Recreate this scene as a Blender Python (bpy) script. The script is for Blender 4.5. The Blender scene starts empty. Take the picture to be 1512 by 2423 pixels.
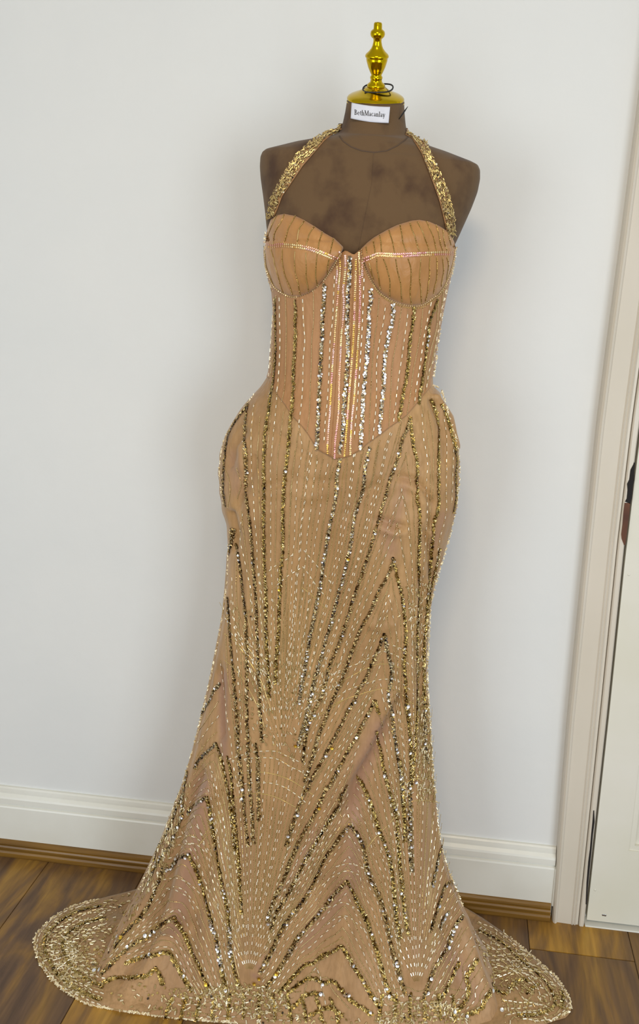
import bpy, bmesh, math, random
import numpy as np
from mathutils import Vector, Matrix
from mathutils.bvhtree import BVHTree

SC = bpy.context.scene
COL = SC.collection
rng = np.random.default_rng(7)
random.seed(7)

# ------------------------------------------------------------------ camera
FPX, CX, CY = 1933.07, 880.96, 1075.07
YAW, PIT, ROL = [math.radians(a) for a in (-6.248, 12.070, -2.221)]
CAM = np.array([0.0, -1.6204, 1.40])
_f = np.array([math.sin(YAW)*math.cos(PIT), math.cos(YAW)*math.cos(PIT), -math.sin(PIT)])
_r0 = np.array([math.cos(YAW), -math.sin(YAW), 0.0]); _d0 = np.cross(_f, _r0)
_r = _r0*math.cos(ROL)+_d0*math.sin(ROL); _d = -_r0*math.sin(ROL)+_d0*math.cos(ROL)
cam = bpy.data.cameras.new('camera'); camo = bpy.data.objects.new('camera', cam); COL.objects.link(camo)
cam.sensor_fit = 'HORIZONTAL'; cam.sensor_width = 36.0; cam.lens = FPX/1512*36
cam.shift_x = (756-CX)/1512; cam.shift_y = (CY-1211.5)/1512
cam.clip_start = 0.05
M = Matrix.Identity(4)
for i in range(3):
    M[i][0] = _r[i]; M[i][1] = -_d[i]; M[i][2] = -_f[i]; M[i][3] = CAM[i]
camo.matrix_world = M
SC.camera = camo

# ------------------------------------------------------------------ world, lights, exposure
w = bpy.data.worlds.new('room_ambience'); SC.world = w; w.use_nodes = True
w.node_tree.nodes['Background'].inputs[0].default_value = (0.82, 0.90, 1.0, 1)
w.node_tree.nodes['Background'].inputs[1].default_value = 0.63
SC.view_settings.view_transform = 'Standard'; SC.view_settings.look = 'None'
SC.view_settings.gamma = 1; SC.view_settings.use_curve_mapping = False
SC.view_settings.exposure = 0.06

def area(name, loc, target, sx, sy, power, color):
    l = bpy.data.lights.new(name, 'AREA'); l.shape = 'RECTANGLE'; l.size = sx; l.size_y = sy
    l.energy = power; l.color = color
    o = bpy.data.objects.new(name, l); COL.objects.link(o); o.location = loc
    o.rotation_euler = (Vector(target)-Vector(loc)).to_track_quat('-Z', 'Y').to_euler()
    return o
area('window_and_fill_light', (-1.8, -2.8, 1.05), (-0.1, 0, 0.6), 1.3, 1.6, 24, (0.84, 0.93, 1.0))
area('window_and_fill_light', (1.5, -2.7, 1.05), (0.2, 0, 0.6), 1.2, 1.6, 34, (0.84, 0.93, 1.0))  # fill added on the right to even the wall, no window known there
area('ceiling_lamp_light', (-0.1, -1.9, 2.42), (-0.1, -1.2, 0), 0.5, 0.5, 16, (1.0, 0.78, 0.50))

# ------------------------------------------------------------------ helpers
def ray(px, py):
    v = _f*FPX+_r*(px-CX)+_d*(py-CY)
    return v/np.linalg.norm(v)
def on_y(px, py, y):
    v = ray(px, py); return CAM+v*((y-CAM[1])/v[1])
def on_z(px, py, z):
    v = ray(px, py); return CAM+v*((z-CAM[2])/v[2])
def to_px(P):
    v = np.asarray(P)-CAM
    zf = v@_f
    return np.stack([CX+FPX*(v@_r)/zf, CY+FPX*(v@_d)/zf], -1)
AX = -0.165              # depth of the dress form's axis
MPX = 1.455/FPX          # metres per photo pixel at the dress form

def nodes(m):
    m.use_nodes = True; return m.node_tree.nodes, m.node_tree.links
def mat(name, base=(0.8, 0.8, 0.8), rough=0.5, metal=0.0, sheen=0.0, bump=None, noise=None, attr=False, spec=0.5, coat=0.0):
    m = bpy.data.materials.new(name); N, L = nodes(m); b = N['Principled BSDF']
    b.inputs['Base Color'].default_value = (*base, 1); b.inputs['Roughness'].default_value = rough
    b.inputs['Metallic'].default_value = metal; b.inputs['Sheen Weight'].default_value = sheen
    b.inputs['Specular IOR Level'].default_value = spec; b.inputs['Coat Weight'].default_value = coat
    tc = N.new('ShaderNodeTexCoord')
    src = None
    if attr:
        a = N.new('ShaderNodeAttribute'); a.attribute_name = 'Col'; src = a.outputs['Color']
        L.new(src, b.inputs['Base Color'])
    if noise:
        (c2, sc, st, lo, hi) = noise
        n = N.new('ShaderNodeTexNoise'); n.inputs['Scale'].default_value = sc; n.inputs['Detail'].default_value = 5
        mp = N.new('ShaderNodeMapping'); mp.inputs['Scale'].default_value = st
        L.new(tc.outputs['Object'], mp.inputs[0]); L.new(mp.outputs[0], n.inputs['Vector'])
        r = N.new('ShaderNodeMapRange'); r.inputs[1].default_value = lo; r.inputs[2].default_value = hi
        L.new(n.outputs['Fac'], r.inputs[0])
        mx = N.new('ShaderNodeMix'); mx.data_type = 'RGBA'
        mx.inputs[6].default_value = (*base, 1); mx.inputs[7].default_value = (*c2, 1)
        L.new(r.outputs[0], mx.inputs[0]); L.new(mx.outputs[2], b.inputs['Base Color'])
    if bump:
        (sc, strength, st) = bump
        n = N.new('ShaderNodeTexNoise'); n.inputs['Scale'].default_value = sc; n.inputs['Detail'].default_value = 4
        mp = N.new('ShaderNodeMapping'); mp.inputs['Scale'].default_value = st
        L.new(tc.outputs['Object'], mp.inputs[0]); L.new(mp.outputs[0], n.inputs['Vector'])
        bp = N.new('ShaderNodeBump'); bp.inputs['Strength'].default_value = strength; bp.inputs['Distance'].default_value = 0.01
        L.new(n.outputs['Fac'], bp.inputs['Height']); L.new(bp.outputs[0], b.inputs['Normal'])
    return m

def srgb(r, g, b):
    f = lambda c: ((c/255+0.055)/1.055)**2.4 if c > 10 else c/255/12.92
    return (f(r), f(g), f(b))

MAT = dict(
    wall=mat('wall_paint', srgb(224, 224, 221), 0.85, noise=(srgb(219, 220, 218), 3, (1, 1, 1), 0.3, 0.7), bump=(35, 0.06, (1, 1, 1))),
    gloss=mat('gloss_paint', srgb(226, 225, 216), 0.32, bump=(14, 0.10, (1, 1, 1)), noise=(srgb(214, 211, 199), 5, (1, 1, 1), 0.35, 0.75)),
    casing=mat('casing_paint', srgb(212, 203, 188), 0.28, bump=(9, 0.10, (1, 1, 0.4)), noise=(srgb(202, 193, 176), 4, (1, 1, 0.5), 0.3, 0.7)),
    door=mat('door_paint', srgb(222, 218, 206), 0.4, bump=(12, 0.08, (1, 1, 1)), noise=(srgb(214, 210, 192), 4, (1, 1, 1), 0.3, 0.7)),
    dark=mat('bare_dark_gap', (0.012, 0.009, 0.008), 0.9),
    brownwood=mat('bare_brown_wood', srgb(120, 72, 42), 0.7, noise=(srgb(60, 32, 22), 30, (1, 1, 0.3), 0.3, 0.7)),
    quad=mat('stained_quadrant', srgb(134, 97, 34), 0.35, noise=(srgb(98, 68, 24), 10, (0.5, 6, 6), 0.3, 0.75), bump=(40, 0.1, (0.2, 2, 2))),
    velvet=mat('brown_velvet', srgb(100, 78, 54), 0.9, sheen=0.12, noise=(srgb(74, 54, 40), 20, (1, 1, 0.85), 0.50, 0.72), spec=0.2, bump=(60, 0.08, (1, 1, 1))),
    seam=mat('velvet_seam', srgb(88, 70, 55), 0.95),
    brass=mat('polished_brass', srgb(205, 172, 14), 0.16, metal=1.0),
    black=mat('black_elastic', (0.012, 0.011, 0.012), 0.55),
    label=mat('label_card', srgb(214, 216, 226), 0.6, noise=(srgb(204, 206, 216), 60, (1, 1, 1), 0.3, 0.7)),
    ink=mat('label_ink', (0.02, 0.02, 0.025), 0.6),
    lining=mat('nude_lining', srgb(166, 122, 76), 0.6),
    sequin=mat('sequin_foil', rough=0.30, metal=1.0, attr=True),
    bead=mat('bead_glass', rough=0.25, metal=0.30, attr=True),
    metal=mat('dull_steel', (0.4, 0.4, 0.4), 0.35, metal=1.0),
)

def fabric(name, c1, c2, c3, streak=170.0, rough=0.5, tone=None):
    """tulle over satin: vertical streaks for threads and painted satin highlights, soft tone variation"""
    m = bpy.data.materials.new(name); N, L = nodes(m); b = N['Principled BSDF']
    b.inputs['Roughness'].default_value = rough; b.inputs['Sheen Weight'].default_value = 0.25
    b.inputs['Specular IOR Level'].default_value = 0.35
    tc = N.new('ShaderNodeTexCoord')
    n1 = N.new('ShaderNodeTexNoise'); n1.inputs['Scale'].default_value = 7; n1.inputs['Detail'].default_value = 3
    mp = N.new('ShaderNodeMapping'); mp.inputs['Scale'].default_value = (1.2, 1, 0.5)
    L.new(tc.outputs['Object'], mp.inputs[0]); L.new(mp.outputs[0], n1.inputs['Vector'])
    r1 = N.new('ShaderNodeMapRange'); r1.inputs[1].default_value = 0.35; r1.inputs[2].default_value = 0.68
    L.new(n1.outputs['Fac'], r1.inputs[0])
    mx = N.new('ShaderNodeMix'); mx.data_type = 'RGBA'
    mx.inputs[6].default_value = (*c1, 1); mx.inputs[7].default_value = (*c2, 1); L.new(r1.outputs[0], mx.inputs[0])
    n2 = N.new('ShaderNodeTexNoise'); n2.inputs['Scale'].default_value = streak; n2.inputs['Detail'].default_value = 2
    m2 = N.new('ShaderNodeMapping'); m2.inputs['Scale'].default_value = (1, 1, 0.05)
    L.new(tc.outputs['Object'], m2.inputs[0]); L.new(m2.outputs[0], n2.inputs['Vector'])
    r2 = N.new('ShaderNodeMapRange'); r2.inputs[1].default_value = 0.4; r2.inputs[2].default_value = 0.75
    r2.inputs[4].default_value = 0.55; L.new(n2.outputs['Fac'], r2.inputs[0])
    mz = N.new('ShaderNodeMix'); mz.data_type = 'RGBA'; mz.inputs[7].default_value = (*c3, 1)  # satin sheen is put into the streak colours
    L.new(mx.outputs[2], mz.inputs[6]); L.new(r2.outputs[0], mz.inputs[0]); last = mz.outputs[2]
    if tone:      # unlined gores and the pinker lower skirt, stored per vertex
        at = N.new('ShaderNodeAttribute'); at.attribute_name = 'GoreTint'; mt = N.new('ShaderNodeMix'); mt.data_type = 'RGBA'
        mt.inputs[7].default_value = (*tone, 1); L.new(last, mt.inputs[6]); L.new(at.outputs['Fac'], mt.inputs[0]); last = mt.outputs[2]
    L.new(last, b.inputs['Base Color'])
    bp = N.new('ShaderNodeBump'); bp.inputs['Strength'].default_value = 0.15; bp.inputs['Distance'].default_value = 0.004
    L.new(n2.outputs['Fac'], bp.inputs['Height'])
    n3 = N.new('ShaderNodeTexNoise'); n3.inputs['Scale'].default_value = 26; n3.inputs['Detail'].default_value = 3; n3.inputs['Distortion'].default_value = 0.8
    m3 = N.new('ShaderNodeMapping'); m3.inputs['Scale'].default_value = (1.6, 1, 0.8)
    L.new(tc.outputs['Object'], m3.inputs[0]); L.new(m3.outputs[0], n3.inputs['Vector'])
    b3 = N.new('ShaderNodeBump'); b3.inputs['Strength'].default_value = 0.42; b3.inputs['Distance'].default_value = 0.008
    L.new(n3.outputs['Fac'], b3.inputs['Height']); L.new(bp.outputs[0], b3.inputs['Normal']); L.new(b3.outputs[0], b.inputs['Normal'])
    return m
MAT['bodice'] = fabric('bodice_tulle', srgb(176, 129, 84), srgb(164, 118, 74), srgb(146, 104, 60))
MAT['cup'] = fabric('cup_satin', srgb(186, 135, 80), srgb(172, 122, 68), srgb(156, 110, 56), 60, rough=0.42)
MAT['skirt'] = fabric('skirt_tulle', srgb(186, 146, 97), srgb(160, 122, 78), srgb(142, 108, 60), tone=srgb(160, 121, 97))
MAT['train'] = fabric('train_tulle', srgb(172, 134, 90), srgb(152, 117, 74), srgb(130, 102, 56))

def link(name, me, m, parent=None):
    if m is not None and not me.materials: me.materials.append(m)
    o = bpy.data.objects.new(name, me); COL.objects.link(o)
    if parent is not None: o.parent = parent
    return o
def obj(name, bm, m, parent=None, smooth=False):
    me = bpy.data.meshes.new(name); bm.normal_update(); bm.to_mesh(me); bm.free()
    if smooth: me.shade_smooth()
    return link(name, me, m, parent)
def pyobj(name, v, f, m, parent=None, smooth=True):
    me = bpy.data.meshes.new(name); me.from_pydata([tuple(p) for p in v], [], [tuple(q) for q in f]); me.update()
    if smooth: me.shade_smooth()
    return link(name, me, m, parent)
def empty(name, loc=(0, 0, 0)):
    o = bpy.data.objects.new(name, None); COL.objects.link(o); o.location = loc; o.empty_display_size = 0.05; return o
def tag(o, label, cat, group=None):
    o['label'] = label; o['category'] = cat
    if group: o['group'] = group
    return o
def struct(o): o['kind'] = 'structure'; return o
def child(o, parent):
    """parent while keeping world-space mesh coordinates (parent empties stand away from the origin)"""
    o.parent = parent; o.matrix_parent_inverse = Matrix.Translation(parent.location).inverted(); return o
def box(x0, x1, y0, y1, z0, z1, bev=0.0):
    bm = bmesh.new(); bmesh.ops.create_cube(bm, size=1)
    for v in bm.verts:
        v.co = Vector((x0+(v.co.x+.5)*(x1-x0), y0+(v.co.y+.5)*(y1-y0), z0+(v.co.z+.5)*(z1-z0)))
    if bev: bmesh.ops.bevel(bm, geom=bm.edges[:]+bm.verts[:], offset=bev, segments=2, affect='EDGES')
    return bm
def profile_x(prof, x0, x1):
    """extrude a closed (y,z) profile along x"""
    n = len(prof); v = [(x0, y, z) for y, z in prof]+[(x1, y, z) for y, z in prof]
    f = [(i, (i+1) % n, n+(i+1) % n, n+i) for i in range(n)]+[tuple(range(n))[::-1], tuple(range(n, 2*n))]
    return v, f
def lathe(prof, seg=40):
    v = []; f = []
    for r, z in prof:
        for k in range(seg):
            a = 2*math.pi*k/seg; v.append((r*math.cos(a), r*math.sin(a), z))
    for i in range(len(prof)-1):
        for k in range(seg):
            k2 = (k+1) % seg; f.append((i*seg+k, i*seg+k2, (i+1)*seg+k2, (i+1)*seg+k))
    f.append(tuple(range(seg))[::-1]); f.append(tuple((len(prof)-1)*seg+k for k in range(seg)))
    return v, f
def tube_arrays(P, rad, seg=8, closed=False):
    P = np.asarray(P, float); n = len(P); v = []; f = []
    for i in range(n):
        a = P[(i-1) % n] if (closed or i) else P[i]; b = P[(i+1) % n] if (closed or i < n-1) else P[i]
        t = b-a; t /= np.linalg.norm(t)+1e-12
        u = np.cross(t, (0.13, 0.2, 1.0)); u /= np.linalg.norm(u)+1e-12; w_ = np.cross(t, u)
        r = rad[i] if hasattr(rad, '__len__') else rad
        for k in range(seg):
            q = 2*math.pi*k/seg; v.append(P[i]+r*(math.cos(q)*u+math.sin(q)*w_))
    for i in range(n if closed else n-1):
        j = (i+1) % n
        for k in range(seg):
            k2 = (k+1) % seg; f.append((i*seg+k, i*seg+k2, j*seg+k2, j*seg+k))
    if not closed: f += [tuple(range(seg))[::-1], tuple((n-1)*seg+k for k in range(seg))]
    return v, f

# ------------------------------------------------------------------ room shell
WY = 0.030   # face of the back wall; skirting and quadrant stand in front of it, quadrant face at y = 0
XL, XR, YB, ZC = -2.3, 2.1, -3.9, 2.55
struct(obj('wall_back', box(XL-.1, XR+.1, WY, WY+.12, -0.02, ZC+.02), MAT['wall']))
struct(obj('wall_left', box(XL-.12, XL, YB, WY, -0.02, ZC+.02), MAT['wall']))
struct(obj('ceiling', box(XL-.1, XR+.1, YB, WY+.1, ZC, ZC+.1), MAT['wall']))

# floor: sub-floor slab with separate boards
flo = struct(obj('floor', box(XL-.1, XR+.1, YB, WY+.1, -0.06, -0.0145), MAT['dark']))
def plank_mat(i):
    m = bpy.data.materials.new('oak_board'); N, L = nodes(m); b = N['Principled BSDF']
    b.inputs['Roughness'].default_value = 0.36; b.inputs['Specular IOR Level'].default_value = 0.45
    tc = N.new('ShaderNodeTexCoord')
    mp = N.new('ShaderNodeMapping'); mp.inputs['Location'].default_value = (i*3.7, i*1.9, i*.7)
    mp.inputs['Scale'].default_value = (3.2, 0.75, 1)
    L.new(tc.outputs['Object'], mp.inputs[0])
    n = N.new('ShaderNodeTexNoise'); n.inputs['Scale'].default_value = 2.6; n.inputs['Detail'].default_value = 6
    n.inputs['Distortion'].default_value = 2.6; L.new(mp.outputs[0], n.inputs['Vector'])
    mp2 = N.new('ShaderNodeMapping'); mp2.inputs['Location'].default_value = (i*5.1, i, 0); mp2.inputs['Scale'].default_value = (22, 1.3, 1)
    L.new(tc.outputs['Object'], mp2.inputs[0])
    n2 = N.new('ShaderNodeTexNoise'); n2.inputs['Scale'].default_value = 5; n2.inputs['Detail'].default_value = 5
    n2.inputs['Distortion'].default_value = 0.6; L.new(mp2.outputs[0], n2.inputs['Vector'])
    cr = N.new('ShaderNodeValToRGB'); e = cr.color_ramp
    cols = [srgb(92, 68, 48), srgb(110, 82, 52), srgb(130, 96, 48), srgb(156, 118, 52)]
    if i % 5 == 3: cols = [srgb(112, 84, 54), srgb(144, 106, 48), srgb(172, 128, 50), srgb(186, 144, 62)]
    e.elements[0].position = 0.33; e.elements[0].color = (*cols[0], 1)
    e.elements[1].position = 0.72; e.elements[1].color = (*cols[3], 1)
    for p, c in ((0.46, cols[1]), (0.58, cols[2])):
        q = e.elements.new(p); q.color = (*c, 1)
    L.new(n.outputs['Fac'], cr.inputs[0])
    mx = N.new('ShaderNodeMix'); mx.data_type = 'RGBA'; mx.blend_type = 'MULTIPLY'; mx.inputs[0].default_value = 0.55
    r = N.new('ShaderNodeMapRange'); r.inputs[1].default_value = 0.3; r.inputs[2].default_value = 0.7; r.inputs[3].default_value = 0.55; r.inputs[4].default_value = 1.15
    L.new(n2.outputs['Fac'], r.inputs[0]); L.new(cr.outputs[0], mx.inputs[6]); L.new(r.outputs[0], mx.inputs[7])
    L.new(mx.outputs[2], b.inputs['Base Color'])
    bp = N.new('ShaderNodeBump'); bp.inputs['Strength'].default_value = 0.06; bp.inputs['Distance'].default_value = 0.002
    L.new(n2.outputs['Fac'], bp.inputs['Height']); L.new(bp.outputs[0], b.inputs['Normal'])
    return m
PM = [plank_mat(i) for i in range(6)]
bw = 0.2250
x_seams = [0.2150+bw*k for k in range(-12, 9)]
x_seams = [-0.9230-bw*k for k in range(7, 0, -1)]+[-0.9230, -0.6846]+[-0.6846+0.2249*k for k in range(1, 4)]+[0.2150, 0.4365]+[0.4365+bw*k for k in range(1, 8)]
joints = {0: [-1.1, -2.3], 1: [-.7, -1.9], 2: [-.35, -1.6], 3: [-1.3, -2.6], 4: [-.9, -2.2], 5: [-.5, -1.8]}
pi = 0
for k in range(len(x_seams)-1):
    a, b_ = x_seams[k], x_seams[k+1]
    if b_ < XL or a > XR: continue
    ys = [WY]+[y for y in joints[k % 6]]+[YB]
    if abs(a-0.2150) < 1e-6: ys = [WY, -0.0815, -1.3, -2.5, YB]
    elif abs(a+0.9230) < 1e-6: ys = [WY, -1.35, -2.6, YB]
    elif abs(a+0.6846) < 1e-6: ys = [WY, -0.95, -2.1, YB]
    for j in range(len(ys)-1):
        mi = (pi*7+3) % 6
        if abs(a-0.2150) < 1e-6: mi = 3 if j == 0 else 1
        if abs(a+0.9230) < 1e-6 or abs(a+0.6846+0.2384+0.2250) < 0.01: mi = 0
        bm = box(a+.0006, b_-.0006, ys[j+1]+.0006, ys[j]-.0006, -0.0144, 0.0, 0.0008)
        child(obj('plank', bm, PM[mi]), flo) if False else obj('plank', bm, PM[mi], flo)
        pi += 1

# skirting board and stained quadrant
XC0 = 0.2675     # where the skirting meets the door casing
def sk(name, x0, x1):
    z = 0.175
    prof = [(WY, 0.0), (0.012, 0.0), (0.012, 0.1265), (0.0135, 0.1300), (0.0175, 0.1320), (0.0175, 0.1345), (0.0128, 0.1372), (0.0128, 0.150),
            (0.0145, 0.1545), (0.0205, 0.1600), (0.0205, 0.1650), (0.0215, 0.1720), (0.0245, z), (WY, z)]
    v, f = profile_x(prof, x0, x1)
    return struct(pyobj(name, v, f, MAT['gloss'], smooth=False))
sk('baseboard_back', XL, XC0)
q = [(0.012, 0.0), (0.0005, 0.0), (-0.0008, 0.003), (-0.0006, 0.012), (0.0012, 0.0165), (0.0048, 0.0180), (0.0050, 0.0195), (0.0014, 0.0215), (0.0010, 0.0255), (0.0030, 0.0290), (0.0066, 0.0300), (0.0068, 0.0315), (0.0042, 0.0335), (0.0048, 0.0370), (0.0085, 0.0400), (0.012, 0.0410)]
v, f = profile_x(q, XL, XC0-0.002)
struct(pyobj('trim_1', v, f, MAT['quad'], smooth=False))
# little filler strip between skirting end and casing
struct(obj('trim_3', box(XC0, XC0+.004, 0.008, WY, 0.036, 0.132, .0008), MAT['gloss']))

# door casing: a moulded profile swept up a very slightly out-of-true line
lean_px = [(1307, 2181), (1346, 1700), (1376, 1400), (1415, 1012), (1440, 815), (1474, 560), (1512, 262)]
lean = [on_y(px, py, 0.0) for px, py in lean_px]
zz = [p[2] for p in lean]; xx = [p[0] for p in lean]
def casing_x(z):
    if z > zz[-1]: return xx[-1]+(z-zz[-1])*(xx[-1]-xx[-2])/(zz[-1]-zz[-2])
    return float(np.interp(z, zz, xx))
gap_px = [(1386, 2157), (1436, 1700), (1478, 1289), (1512, 1012)]
gap = [on_y(px, py, 0.004) for px, py in gap_px]
gz = [p[2] for p in gap]; gx = [p[0] for p in gap]
def gap_x(z):
    if z > gz[-1]: return gx[-1]+(z-gz[-1])*(xx[-1]-xx[-2])/(zz[-1]-zz[-2])
    return float(np.interp(z, gz, gx))
print('casing', [round(casing_x(z), 3) for z in (0, .5, 1, 1.5)], 'gap', [round(gap_x(z), 3) for z in (0, .5, 1, 1.5)])
uprof = [(0, WY), (0, 0.008), (0.03, 0.002), (0.08, -0.001), (0.13, 0.001), (0.16, 0.004), (0.58, 0.003), (0.62, 0.0005), (0.66, 0.0035), (0.70, 0.001), (0.74, 0.004), (0.80, 0.004), (0.815, 0.010), (0.83, 0.002), (0.86, 0.0), (0.96, 0.0), (1.0, 0.006), (1.0, WY)]
zs = list(np.linspace(0.0, 2.06, 60)); v = []; f = []
NP = len(uprof)
for z in zs:
    x0, x1 = casing_x(z), gap_x(z)
    for u, y in uprof: v.append((x0+(x1-x0)*u, y, z))
for i in range(len(zs)-1):
    for j in range(NP):
        j2 = (j+1) % NP; f.append((i*NP+j, i*NP+j2, (i+1)*NP+j2, (i+1)*NP+j))
f += [tuple(range(NP))[::-1], tuple((len(zs)-1)*NP+j for j in range(NP))]
cas = struct(pyobj('trim_2', v, f, MAT['casing'], smooth=False))
# chipped bare wood along the casing's inner edge (geometry: a thin jagged wedge)
def chip(pts_l, pts_r, m, y=-0.0012, nm='chip'):
    vv = []; ff = []
    n = len(pts_l)
    for a, b_ in zip(pts_l, pts_r):
        A = on_y(*a, y); B = on_y(*b_, y)
        vv += [A, B, A+np.array([0, .004, 0]), B+np.array([0, .004, 0])]
    for i in range(n-1):
        k = 4*i; ff += [(k, k+1, k+5, k+4), (k, k+4, k+6, k+2), (k+1, k+3, k+7, k+5)]
    o = pyobj(nm, vv, ff, m, cas, smooth=False); return o
chip([(1501, 1095), (1492, 1112), (1489, 1135), (1484, 1145), (1485, 1160), (1483, 1180), (1479, 1187)],
     [(1503, 1095), (1501, 1112), (1501, 1135), (1498, 1148), (1497, 1160), (1495, 1180), (1491, 1192)], MAT['dark'], nm='split_and_gap')
chip([(1478, 1190), (1475, 1215), (1473, 1240), (1470, 1265), (1471, 1275), (1477, 1290)],
     [(1491, 1190), (1489, 1215), (1486, 1240), (1483, 1265), (1481, 1278), (1479, 1290)], MAT['brownwood'], nm='bare_wood')
chip([(1404, 1918), (1402, 1945), (1399, 1975), (1396, 2010), (1392, 2040), (1388, 2090), (1386, 2140)],
     [(1406, 1918), (1407, 1945), (1403, 1975), (1400, 2010), (1397, 2040), (1392, 2090), (1388, 2140)], MAT['dark'], nm='split_and_gap')  # dark wedge standing for the shaded gap beside the door

# door: stiles, rail, recessed panel, screws
door = struct(empty('door_1', (gap_x(0)+.02, 0.01, 0)))
DX1 = 1.10
def dbox(name, fx0, x1, z0, z1, y0, y1, m, bev=0.0015):
    """board whose left edge follows the gap line (fx0 None) or a fixed x"""
    nz = 12; vv = []; ff = []
    for i in range(nz+1):
        z = z0+(z1-z0)*i/nz
        xa = (gap_x(z)+0.0045) if fx0 is None else fx0
        vv += [(xa, y0, z), (x1, y0, z), (x1, y1, z), (xa, y1, z)]
    for i in range(nz):
        for j in range(4):
            ff.append((i*4+j, i*4+(j+1) % 4, i*4+4+(j+1) % 4, i*4+4+j))
    ff += [(3, 2, 1, 0), tuple(nz*4+j for j in range(4))]
    return child(pyobj(name, vv, ff, m, smooth=False), door)
sx = on_y(1488, 2006, 0.008)[0]; rz = on_y(1492, 2012, 0.008)[2]
dbox('stile', None, sx, 0.014, 2.03, 0.006, 0.04, MAT['door'])
dbox('stile', DX1-.1, DX1, 0.014, 2.03, 0.006, 0.04, MAT['door'])
dbox('rail', sx, DX1-.1, 0.014, rz, 0.0062, 0.04, MAT['door'])
dbox('rail', sx, DX1-.1, 1.05, 1.2, 0.0062, 0.04, MAT['door'])
dbox('rail', sx, DX1-.1, 1.93, 2.03, 0.0062, 0.04, MAT['door'])
dbox('door_panel', sx-.008, DX1-.1, rz-.008, 1.058, 0.016, 0.034, MAT['door'])
dbox('door_panel', sx-.008, DX1-.1, 1.192, 1.938, 0.016, 0.034, MAT['door'])
for (x0, x1, z0, z1) in ((sx-.002, sx+.012, rz-.003, 1.053), (sx+.012, DX1-.1, rz-.002, rz+.012), (sx-.002, sx+.012, 1.197, 1.933)):
    child(obj('bead_moulding', box(x0, x1, 0.0085, 0.018, z0, z1), MAT['door']), door)
for px, py in ((1427, 2165), (1432, 2166), (1408, 2106), (1488, 1360)):
    P = on_y(px, py, 0.006)
    v, f = lathe([(0.0026, 0), (0.0026, 0.0006), (0.0016, 0.0009)], 14)
    v = [(P[0]+a, 0.0062-c, P[2]+b_) for a, b_, c in v]
    child(pyobj('screw', v, f, MAT['metal'] if py > 2150 else MAT['door']), door)
dark_back = child(obj('gap_backing', box(gap_x(0)-.004, gap_x(0)+.22, 0.041, 0.05, 0.0, 2.04), MAT['dark']), door)  # dark sheet put behind the door gap for its shade
struct(obj('lit_gap_strip', box(gap_x(0)+.001, DX1, 0.0, WY, 0.0, 0.0035, .0008), MAT['gloss'])).name = 'trim_lit_gap'  # white strip standing for the light in the gap under the door

# ------------------------------------------------------------------ lofted body surfaces
def loft(rings, seg=96, sub=5, scale=1.0, smooth=2):
    """rings: (Lx,Ly,Rx,Ry,front,back,tilt[,exp]); returns array [rows, seg, 3]"""
    R = np.array([list(r)+[2.0]*(8-len(r)) for r in rings], float)
    t = np.arange(len(R)); tt = np.linspace(0, len(R)-1, (len(R)-1)*sub+1)
    Q = np.stack([np.interp(tt, t, R[:, k]) for k in range(R.shape[1])], 1)
    if sub > 2:
        for _ in range(smooth):
            Q[1:-1] = 0.25*Q[:-2]+0.5*Q[1:-1]+0.25*Q[2:]
    th = 2*math.pi*np.arange(seg)/seg
    rows = []
    for q in Q:
        L = on_y(q[0], q[1], AX); Rr = on_y(q[2], q[3], AX)
        c = (L+Rr)/2; hx = (Rr-L)/2*scale
        e = 2.0/q[7]
        cs = np.sign(np.cos(th))*np.abs(np.cos(th))**e; sn = np.sign(np.sin(th))*np.abs(np.sin(th))**e
        dep = np.where(sn < 0, q[4], q[5])*scale
        P = c[None]+cs[:, None]*hx[None]
        P[:, 1] += sn*dep
        P[:, 2] += np.where(sn < 0, 1, 1)*sn*q[6]*dep
        rows.append(P)
    return np.array(rows)
def grid_faces(nr, nc, closed=True, off=0):
    f = []
    for i in range(nr-1):
        for j in range(nc if closed else nc-1):
            j2 = (j+1) % nc
            f.append((off+i*nc+j, off+(i+1)*nc+j, off+(i+1)*nc+j2, off+i*nc+j2))
    return f
def bvh_of(v, f): return BVHTree.FromPolygons([tuple(p) for p in v], [tuple(q) for q in f])

torso_r = [
 (822, 236, 956, 241, .046, .050, .30), (818, 262, 957, 268, .050, .052, .28), (811, 295, 960, 300, .054, .055, .24),
 (803, 312, 967, 320, .058, .058, .18), (786, 321, 990, 333, .062, .060, .10), (745, 329, 1020, 347, .064, .062, .05), (700, 339, 1060, 362, .066, .064, 0, 2.2),
 (665, 348, 1095, 376, .068, .066, 0, 2.4), (632, 356.5, 1118, 385, .070, .068, 0, 2.5), (624, 363, 1131, 392, .073, .070, 0, 2.5),
 (619.5, 374, 1136, 403, .076, .072, 0, 2.5), (618, 396, 1136, 424, .082, .075, 0, 2.4), (620, 425, 1130, 455, .090, .078, 0, 2.3),
 (625, 460, 1116, 492, .098, .08, 0, 2.2), (630, 500, 1099, 530, .106, .08, 0, 2.1), (634, 545, 1080, 572, .110, .08, 0),
 (646, 600, 1058, 612, .100, .074, 0), (658, 650, 1042, 660, .092, .070, 0), (668, 720, 1028, 725, .080, .068, 0), (668, 800, 1018, 800, .074, .066, 0), (664, 880, 1003, 885, .072, .066, 0),
 (664, 960, 1000, 960, .072, .066, 0)]
T = loft(torso_r, smooth=1)
tv = T.reshape(-1, 3); tf = grid_faces(T.shape[0], T.shape[1])
nT = len(tv); tf.append(tuple(range(T.shape[1]))[::-1]); tf.append(tuple((T.shape[0]-1)*T.shape[1]+k for k in range(T.shape[1])))
TORSO = bvh_of(tv, tf)

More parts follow.
